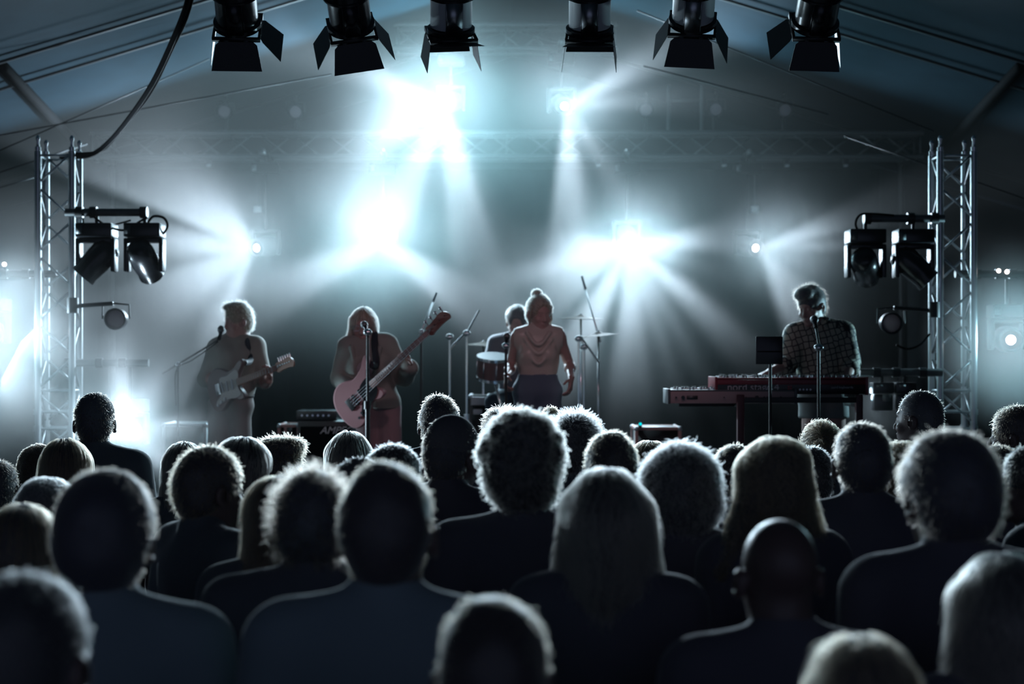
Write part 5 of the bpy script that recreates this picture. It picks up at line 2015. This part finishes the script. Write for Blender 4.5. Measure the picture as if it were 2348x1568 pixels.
for sx, S_ in ((-1, 'R'), (1, 'L')):
    w = np.array(J['wr' + S_]) + np.array(sp.root) + (0, -.08, .0)
    tag(MB().tube([w + (0, .05, 0), w + (-sx * .06, -.28, .05)], [.007, .004], 8).build('drumstick', wood('drumstick wood', (.4, .3, .2))), 'wooden drumstick in the drummer\'s %s hand' % ('right' if sx < 0 else 'left'), 'drumstick')


# ------------------------------------------------------------------ microphones and stands
def tripod(t, r=0.28, h=0.10, mt='black_metal'):
    for k in range(3):
        a = k * 2 * PI / 3 + 0.5
        MB().tube([(0, 0, h), (r * math.cos(a), r * math.sin(a), 0.012)], 0.009, 8).build('leg', mt, t)


def mic_parts(t, tip, tail, r=0.026):
    """Hand microphone with its ball at tip."""
    m = frame(tail, tip)
    L = (Vector(tip) - Vector(tail)).length
    MB().lathe([(0, 0), (.010, 0), (.0115, .02), (.016, L - r * 2.0), (.020, L - r * 1.6), (0, L - r * 1.6)], 16, m).build('microphone_body', 'black_gloss', t)
    mg_ = MB().ball((0, 0, L - r), r, 18, m, (1, 1, 1.12)).build('microphone_grille', 'alu_dark', t)
    return mg_


def mic_stand(label, px, py_top, Y, boom=None, mic=None, name='microphone_stand', mt='black_metal', r=.011, base='tripod', lower=None, floor=DECK):
    root = at(px, 0, Y)
    root.z = floor
    t = thing(name, label, 'stand', root)
    zt = EYE + (HOR - py_top) / F * Y - floor
    MB().tube([(0, 0, .08), (0, 0, zt)], r * .75, 12).build('pole', mt, t)
    zl = zt * .55 if lower is None else lower
    MB().tube([(0, 0, .05), (0, 0, zl), (0, 0, zl + .01)], r * 1.25, 12).build('lower_pole', mt, t)
    MB().tube([(0, 0, zl - .02), (0, 0, zl + .035)], r * 1.9, 12).build('height_clutch', mt, t)
    if base == 'tripod':
        tripod(t, .3, .14, mt)
    else:
        MB().lathe([(0, 0), (.13, 0), (.13, .012), (.03, .025), (0, .025)], 28).build('round_base', mt, t)
    if boom:
        a, b = (Vector(at(*q)) - root for q in boom)
        MB().tube([a, b], r * .6, 10).build('boom', mt, t)
        MB().ball((0, 0, zt), r * 2.4, 12, None, (1, 1, .8)).build('boom_clamp', 'chrome', t)
    if mic:
        tip, tail = (Vector(at(*q)) - root for q in mic)
        mic_parts(t, tip, tail)
        end = (Vector(at(*boom[1])) - root) if boom else Vector((0, 0, zt))
        mid = tail.lerp(tip, .35)
        MB().tube([end, mid], .013, 10).build('clip', 'rubber', t)
    return t


mic_stand('boom microphone stand reaching up to the guitarist from the left', 408, 836, 11.25, ((372, 857, 11.25), (501, 779, 11.22)), ((508, 747, 11.24), (504, 778, 11.22)))
pts = [at(500, 783, 11.2), at(478, 800, 11.22), at(440, 826, 11.24), at(404, 850, 11.26), at(404, 930, 11.26)]
tag(MB().tube(curve_pts(pts, 6), .004, 6).build('microphone_cable', 'rubber'), 'thin cable hanging along the boom of the guitarist\'s microphone stand', 'cable')
mic_stand('straight black microphone stand in front of the bass player', 843, 762, 10.35, ((843, 762, 10.35), (838, 752, 10.40)), ((833, 739, 10.44), (841, 759, 10.38)), lower=.98, r=.013)
mic_stand('black microphone stand held by the singer at her right hand', 1160, 793, 10.85, ((1160, 793, 10.85), (1161, 786, 10.86)), ((1163, 764, 10.92), (1160, 789, 10.86)), base='round', lower=.95, r=.013)
mic_stand('microphone stand in front of the keyboard player', 1877, 797, 9.42, ((1879, 799, 9.42), (1871, 752, 9.55)), ((1866, 727, 9.65), (1871, 753, 9.56)), mt='black_metal', lower=.9, r=.013)
C_ = 'bright metal stands around the drum kit'
for lbl, px, py, Y, bm_ in (('chrome drum microphone stand farthest left of the drum kit', 1031, 772, 12.3, ((1031, 800, 12.3), (1062, 768, 12.4))),
                            ('tall chrome stand with an upright boom, second left of the drums', 1070, 764, 12.1, ((1070, 764, 12.1), (1098, 712, 12.3))),
                            ('chrome stand right of the singer, left one of the close pair', 1327, 776, 12.1, ((1334, 775, 12.1), (1374, 832, 12.2))),
                            ('chrome stand right of the singer, right one of the close pair', 1339, 795, 12.3, ((1339, 796, 12.3), (1333, 770, 12.3)))):
    t = mic_stand(lbl, px, py, Y, bm_, None, 'metal_stand', 'chrome', .014)
    t['group'] = C_
# overhead microphones on long booms
for lbl, px, p0, p1 in (('overhead microphone on a slanted boom right of the bass player\'s head', 962, (966, 760, 12.4), (1001, 672, 12.6)),
                        ('overhead microphone on a slanted boom right of the singer', 1380, (1372, 768, 13.0), (1334, 634, 13.2))):
    a, b = at(*p0), at(*p1)
    root = Vector((a.x, a.y, DECK))
    t = thing('overhead_microphone', lbl, 'microphone', root)
    MB().tube([(0, 0, .05), (0, 0, a.z - DECK)], .010, 10).build('pole', 'black_metal', t)
    tripod(t, .3, .12)
    d = (b - a)
    MB().tube([Vector((0, 0, a.z - DECK)) - d * .12, Vector((0, 0, a.z - DECK)) + d * .8], .007, 8).build('boom', 'alu', t)
    MB().ball((0, 0, a.z - DECK), .022, 12).build('boom_clamp', 'chrome', t)
    q0, q1 = Vector((0, 0, a.z - DECK)) + d * .78, Vector((0, 0, a.z - DECK)) + d
    MB().tube([q0, q1], [.013, .011], 10).build('microphone_body', 'chrome', t)

# ------------------------------------------------------------------ drums
kit_shell = mat('dark red drum shell', (.10, .05, .05), .3)
head_m = mat('drum head', (.05, .05, .05), .5)


def drum(label, p, r, h, axis=(0, 0, 1), legs=False, name='drum', post=None):
    t = thing(name, label, 'drum', p, group='drums of the kit behind the singer')
    m = frame(-Vector(axis).normalized() * h / 2, Vector(axis))
    MB().lathe([(0, .0), (r, .0), (r, h), (0, h)], 36, m).build('shell', kit_shell, t)
    for z in (0, h):
        MB().lathe([(r * .97, z - .012), (r + .008, z - .012), (r + .008, z + .012), (r * .97, z + .012)], 36, m).build('rim', 'chrome', t)
        MB().lathe([(0, z - .004), (r * .97, z - .004), (r * .97, z + .006), (0, z + .006)], 36, m).build('drum_head', head_m, t)
    for k in range(8):
        a = k * PI / 4
        MB().tube([m @ Vector((r * math.cos(a) * 1.04, r * math.sin(a) * 1.04, .0)), m @ Vector((r * math.cos(a) * 1.04, r * math.sin(a) * 1.04, h))], .004, 6).build('tension_rod', 'chrome', t)
    if post:
        MB().tube([(0, .02, -h / 2 + .02), post], .011, 8).build('post', 'chrome', t)
    if legs:
        for k in range(3):
            a = k * 2 * PI / 3 + .4
            MB().tube([(r * 1.05 * math.cos(a), r * 1.05 * math.sin(a), .0), (r * 1.1 * math.cos(a), r * 1.1 * math.sin(a), -(p[2] - DECK) + .0)], .007, 8).build('leg', 'chrome', t)
    return t


bp = at(1180, 0, 12.35)
drum('large bass drum lying on its side behind the singer', (bp.x, 12.35, DECK + .29), .28, .42, (0, -1, 0), name='bass_drum')
tp = at(1131, 843, 12.3)
drum('rack tom showing left of the singer with bright rims', tp, .13, .17, (0.05, -.25, 1), name='rack_tom', post=(bp.x - tp.x - .02, .05, DECK + .56 - tp.z))
ft_ = at(1088, 884, 12.7)
drum('reddish floor tom low behind the chrome stands', (ft_.x, 12.7, DECK + .46), .17, .36, legs=True, name='floor_tom')
sn = at(1296, 880, 12.2)
drum('snare drum low behind the singer\'s left elbow', (sn.x, 12.2, DECK + .62), .17, .13, legs=True, name='snare_drum')


def cymbal(label, px, py, Y, r, tilt, pole_mt='chrome'):
    p = at(px, py, Y)
    t = thing('cymbal', label, 'cymbal', p, group='cymbals of the drum kit')
    m = Matrix.Rotation(tilt, 4, 'Y') @ Matrix.Rotation(0.02, 4, 'X')
    MB().lathe([(0.008, .022), (.02, .02), (.035, .008), (r * .6, -.004), (r, -.016), (r, -.018), (r * .6, -.007), (.03, .004), (0.008, .010)], 40, m).build('disc', mat('brass cymbal', (.02, .018, .014), .9, .0, spec=.1), t)
    MB().tube([(0, 0, .03), (0, 0, -(p.z - DECK) + .25)], .009, 8).build('pole', pole_mt, t)
    for k in range(3):
        a = k * 2 * PI / 3
        MB().tube([(0, 0, -(p.z - DECK) + .28), (.24 * math.cos(a), .24 * math.sin(a), -(p.z - DECK) + .01)], .008, 8).build('leg', pole_mt, t)
    return t


cymbal('thin cymbal edge catching light right of the singer', 1372, 766, 12.75, .19, -.10)
cymbal('faint cymbal higher up right of the singer\'s head', 1332, 727, 13.3, .20, .02)
cymbal('faint cymbal left of the drummer above the rack tom', 1108, 788, 13.75, .17, .05)

# ------------------------------------------------------------------ keyboards
red_m = mat('dark red lacquer', (.20, .012, .022), .3)
rub = mat('cream keyboard shell', (.36, .28, .28), .4)


def keyboard(label, x0, x1, ytop, ybot, Y, depth, top_m, back_m, n_keys=73, seed=0, name='keyboard'):
    a, b = at(x0, ytop, Y), at(x1, ybot, Y)
    w, h = b.x - a.x, a.z - b.z
    t = thing(name, label, 'keyboard', ((a.x + b.x) / 2, Y, b.z))
    MB().box((0, depth / 2, h / 2), (w, depth, h), None, .006).build('case', back_m, t)
    MB().box((0, depth / 2, h + .004), (w, depth, .012), None, .004).build('top_panel', top_m, t)
    for sx in (-1, 1):
        MB().box((sx * (w / 2 + .008), depth / 2, h / 2 + .005), (.018, depth + .01, h + .02), None, .005).build('end_cheek', top_m, t)
    wk = MB()
    nw = 43
    kw = (w - .06) / nw
    for i in range(nw):
        wk.box((-w / 2 + .03 + kw * (i + .5), depth * .72, h + .012), (kw * .92, depth * .5, .012))
    wk.build('white_keys', 'white_label', t, False)
    bk = MB()
    for i in range(nw):
        if i % 7 in (0, 1, 3, 4, 5):
            bk.box((-w / 2 + .03 + kw * (i + 1), depth * .62, h + .022), (kw * .5, depth * .3, .012))
    bk.build('black_keys', 'black_gloss', t, False)
    rnd = random.Random(seed)
    kn = 0
    x = -w / 2 + .05
    while x < w / 2 - .05 and kn < 34:
        MB().lathe([(0, .0), (.008, .0), (.007, .014), (0, .014)], 10, Matrix.Translation((x, depth * .16, h + .010))).build('control_knob', 'chrome' if rnd.random() < .5 else 'black_gloss', t)
        x += rnd.choice((.022, .03, .05))
        kn += 1
    return t, w, h


KY = 9.80
kb, w, h = keyboard('red-topped stage keyboard on the upper tier in front of the keyboard player', 1645, 1985, 869, 904, KY, .33, red_m, 'black_gloss', seed=4, name='stage_keyboard')
sc = KY / F
def kx(px):
    return at(px, 0, KY).x - kb.location.x
def kz(py):
    return EYE + (HOR - py) / F * KY - kb.location.z
MB().box((0, -.003, kz(876)), (w, .006, 11 * sc), None, .001).build('red_back_strip', red_m, kb)
text_mesh('nord stage 4', .066, 'letters', kb, Matrix.Translation((kx(1727), -.002, kz(888))) @ FACE_CAM, .001)
# small cross-shaped emblem of four squares
for dx, dz in ((-1, 1), (1, 1), (-1, -1), (1, -1)):
    MB().box((kx(1811) + dx * .0075, -.002, kz(889) + dz * .0075), (.012, .003, .012)).build('emblem', mat('red emblem', (.5, .14, .16), .4), kb)
text_mesh('nord keyboards', .022, 'letters', kb, Matrix.Translation((kx(1931), -.002, kz(888))) @ FACE_CAM, .001)
for px in (1757, 1764, 1770, 1834, 1842, 1850, 1858):
    MB().lathe([(0, 0), (.006, 0), (.006, .006), (0, .006)], 10, Matrix.Translation((kx(px), 0, kz(893))) @ Matrix.Rotation(PI / 2, 4, 'X')).build('socket', 'steel', kb)
kb2, w2, h2 = keyboard('pale keyboard on the lower tier, sticking out to the left under the red one', 1537, 1822, 897, 925, KY - .02, .30, 'alu_dark', rub, seed=8, name='synthesizer')
def kx2(px):
    return at(px, 0, KY - .02).x - kb2.location.x
MB().box((kx2(1587), -.003, h2 * .5), (.07, .004, .022)).build('socket_plate', 'alu_dark', kb2)
for px, r_ in ((1550, .006), (1566, .012), (1660, .004), (1710, .004), (1735, .012), (1752, .006), (1760, .006), (1790, .006)):
    MB().lathe([(0, 0), (r_, 0), (r_, .02), (0, .02)], 10, Matrix.Translation((kx2(px), .005, h2 * .5)) @ Matrix.Rotation(PI / 2, 4, 'X')).build('plug', 'black_gloss', kb2)
root = at(1760, 0, KY)
root.z = DECK
st = thing('keyboard_stand', 'two-tier dark red keyboard stand with square columns', 'stand', root)
def sx_(px):
    return at(px, 0, KY).x - root.x
z1 = kb.location.z - DECK
z2 = kb2.location.z - DECK
for px in (1695, 1965):
    x = sx_(px)
    MB().box((x, -.055, z1 / 2), (.045, .045, z1), None, .005).build('column', mat('dark red stand', (.07, .02, .025), .4), st)
    MB().box((x, .1, .02), (.05, .55, .04), None, .005).build('foot', 'black_metal', st)
    for z in (z1 - .012, z2 - .012):
        MB().box((x, .11, z), (.04, .36, .022), None, .004).build('arm', 'black_metal', st)
MB().box(((sx_(1695) + sx_(1965)) / 2, -.06, z1 - .035), (sx_(1965) - sx_(1695), .03, .035), None, .004).build('crossbar', 'black_metal', st)
MB().box(((sx_(1560) + sx_(1700)) / 2, .11, z2 - .012), (sx_(1700) - sx_(1560), .03, .022), None, .004).build('lower_bar', 'black_metal', st)

# tablet on a stand left of the keyboard player
root = at(1766, 0, 9.40)
root.z = DECK
t = thing('music_stand', 'dark music stand holding a black tablet above the keyboard player\'s hand', 'stand', root)
zt = EYE + (HOR - 803) / F * 9.40 - DECK
MB().tube([(0, 0, .1), (0, 0.0, zt)], .010, 10).build('pole', 'black_metal', t)
tripod(t, .26, .15)
tb = MB().box((-.008, -.012, zt), (62 / F * 9.40, .012, 64 / F * 9.40), None, .005).build('tablet', 'black_gloss', t)
MB().box((-.008, -.02, zt - .008), (55 / F * 9.40, .004, .008)).build('seam', 'rubber', tb)

# ------------------------------------------------------------------ amplifiers, cases, lower rails
root = at(752, 0, 13.0)
root.z = DECK
t = thing('bass_cabinet', 'black bass speaker cabinet behind the bass player with pale slanted lettering', 'speaker', root)
zt = EYE + (HOR - 963) / F * 13 - DECK
wz = 125 / F * 13
MB().box((0, 0, zt / 2), (wz, .40, zt), None, .015).build('cabinet', 'black_metal', t)
MB().box((0, -.202, zt / 2 - .01), (wz - .05, .012, zt - .07), None, .003).build('grille', 'drape', t)
text_mesh('AMPEG', .085, 'letters', t, Matrix.Translation((at(771, 0, 12.8).x - root.x, -.212, EYE + (HOR - 987) / F * 12.8 - DECK)) @ FACE_CAM, .002, .35)
ah = thing('amplifier_head', 'flat amplifier head on top of the black bass cabinet', 'amplifier', root + Vector((-.08, 0, zt)))
MB().box((0, 0, .045), (.34, .30, .08), None, .008).build('case', 'black_gloss', ah)
for k in range(6):
    MB().lathe([(0, 0), (.010, 0), (.009, .012), (0, .012)], 12, Matrix.Translation((-.12 + k * .045, -.15, .045)) @ Matrix.Rotation(PI / 2, 4, 'X')).build('knob', 'chrome', ah)


def flight_case(label, x0, x1, ytop, Y, depth, edge='alu_dark', panel='black_metal', mid=None):
    a, b = at(x0, ytop, Y), at(x1, ytop, Y)
    w, z = b.x - a.x, a.z - DECK
    t = thing('flight_case', label, 'case', ((a.x + b.x) / 2, Y, DECK))
    MB().box((0, depth / 2, z / 2), (w - .02, depth - .02, z - .01)).build('panels', panel, t)
    mb = MB()
    for sx in (-1, 1):
        for y in (0, depth):
            mb.box((sx * (w / 2 - .012), y, z / 2), (.026, .026, z), None, .003)
        mb.box((sx * (w / 2 - .012), depth / 2, z - .012), (.026, depth, .026), None, .003)
    for y in (0, depth):
        mb.box((0, y, z - .012), (w, .026, .026), None, .003)
        mb.box((0, y, .02), (w, .026, .026), None, .003)
        if mid:
            mb.box((mid * w, y, z / 2), (.022, .02, z), None, .003)
            mb.box((w * .18, y, z - .12), (w * .5, .02, .02), None, .003)
    mb.build('edging', edge, t)
    for sx in (-1, 1):
        for y in (0, depth):
            MB().ball((sx * (w / 2 - .012), y, z - .014), .022, 10).build('ball_corner', 'steel', t)
    return t


copper = mat('dull pink metal edging', (.36, .20, .19), .5)
flight_case('small case with pinkish metal edging just left of the bass cabinet', 637, 687, 973, 13.0, .35, copper, 'black_metal', -.15)
flight_case('open-framed flight case with reddish top edge between singer and keyboards', 1456, 1562, 979, 12.4, .4, copper, 'black_metal')
flight_case('wide flight case with a pale top edge behind the guitarist', 372, 474, 971, 12.6, .4, 'white_label', 'alu_dark')
flight_case('dark rack with pale panels behind the chrome stands', 1076, 1124, 906, 13.0, .35, 'black_metal', 'black_metal')
for (x0, y0, x1, y1, lbl) in ((1080, 910, 1121, 929, 'wide pale panel'), (1085, 938, 1106, 950, 'small pale panel')):
    a, b = at(x0, y0, 12.97), at(x1, y1, 12.97)
    tag(MB().box(((a.x + b.x) / 2, 12.97, (a.z + b.z) / 2), (b.x - a.x, .02, a.z - b.z), None, .004).build('rack_plate', 'white_label'), lbl + ' on the front of the dark rack behind the chrome stands', 'panel')
tl = thing('teal_lamp', 'tiny teal status light on the flight case between singer and keyboards', 'light', at(1468, 977, 12.35))
MB().box((0, 0, .0), (.03, .03, .03), None, .004).build('housing', 'black_gloss', tl)
MB().ball((0, -.012, .018), .012, 12).build('led', 'teal_led', tl)

# lower rails with lamps on the towers
t = pipe_arm('low horizontal pipe on the left tower', 150, 341, 832, 11.19)
for x in (.02, .25, .42):
    collar(t, x, .036)
t = pipe_arm('low horizontal pipe on the right tower with dark lamps below it', 1971, 2160, 854, AY)
for x in (.12, .26, .45):
    collar(t, x, .036)
for px, lbl in ((2022, 'black flood lamp box under the low right pipe, left one'), (2074, 'black flood lamp box under the low right pipe, right one')):
    t = thing('flood_lamp', lbl, 'stage light', at(px, 862, AY), group='flood lamp boxes under the low right pipe')
    MB().tube([(0, 0, 0.03), (0, 0, -.05)], .012, 8).build('hook_clamp', 'black_metal', t)
    MB().box((0, 0, -.085), (.15, .12, .08), None, .008).build('base', 'black_gloss', t)
    MB().box((-.03, -.062, -.07), (.045, .004, .018)).build('display_panel', 'alu_dark', t)
    MB().box((.02, -.062, -.155), (.06, .006, .05)).build('front_plate', 'alu_dark', t)
    MB().box((0, 0, -.19), (.14, .11, .12), None, .02).build('head', 'black_gloss', t)

for (nm, px, py, ytop, aim, lbl) in (('g', 290, 985, 832, (.1, -1, .2), 'lit lamp head low on the left tower, glaring beside the person in a cap'),
                                     ('h', -22, 768, 628, (.3, -1, -.1), 'lit lamp head on the outer arm at the left edge'),
                                     ('i', 2322, 780, 628, (-.1, -1, -.05), 'lit lamp head on the outer arm at the right edge')):
    LY = [q for q in LAMPS if q[0] == nm][0][3]
    av = Vector(aim).normalized() * .19
    p = at(px, py, LY) - av
    zt = EYE + (HOR - ytop) / F * LY
    t, _ = moving_head(lbl, (p.x, p.y, zt - .03), aim, .95, 'lamp_face', 'lit lamp heads on the tower arms', clamp=max(.03, zt - .03 - p.z - .27 * .95), head_mat='black_matte')
for x0, x1, ys, lbl in ((-60, 130, 628, 'outer pipe reaching left from the left tower'), (2190, 2400, 628, 'outer pipe reaching right from the right tower')):
    t = pipe_arm(lbl, x0, x1, ys, 11.19, 'black_metal')
    for px in ((10, 60) if x0 < 0 else (2240, 2290, 2322)):
        collar(t, at(px, 0, 11.19).x - at(x0, 0, 11.19).x, .036)
for px, py, lbl in ((10, 606, 'tiny glowing bead for an LED reflection on the outer pipe at the left edge'), (2290, 621, 'tiny bright indicator on the outer pipe at the right edge, left one'), (2309, 623, 'tiny bright indicator on the outer pipe at the right edge, right one')):
    t = thing('bright_spot', lbl, 'light', at(px, py, 11.16))
    MB().ball((0, 0, 0), .016, 12).build('glow_bead', 'spot_glow', t)  # glowing bead; at the left edge it paints in an LED reflection
    MB().tube([(0, 0, -.012), (0, .03, -(628 - py) / F * 11.19 + .02)], .008, 6).build('holder', 'black_metal', t)
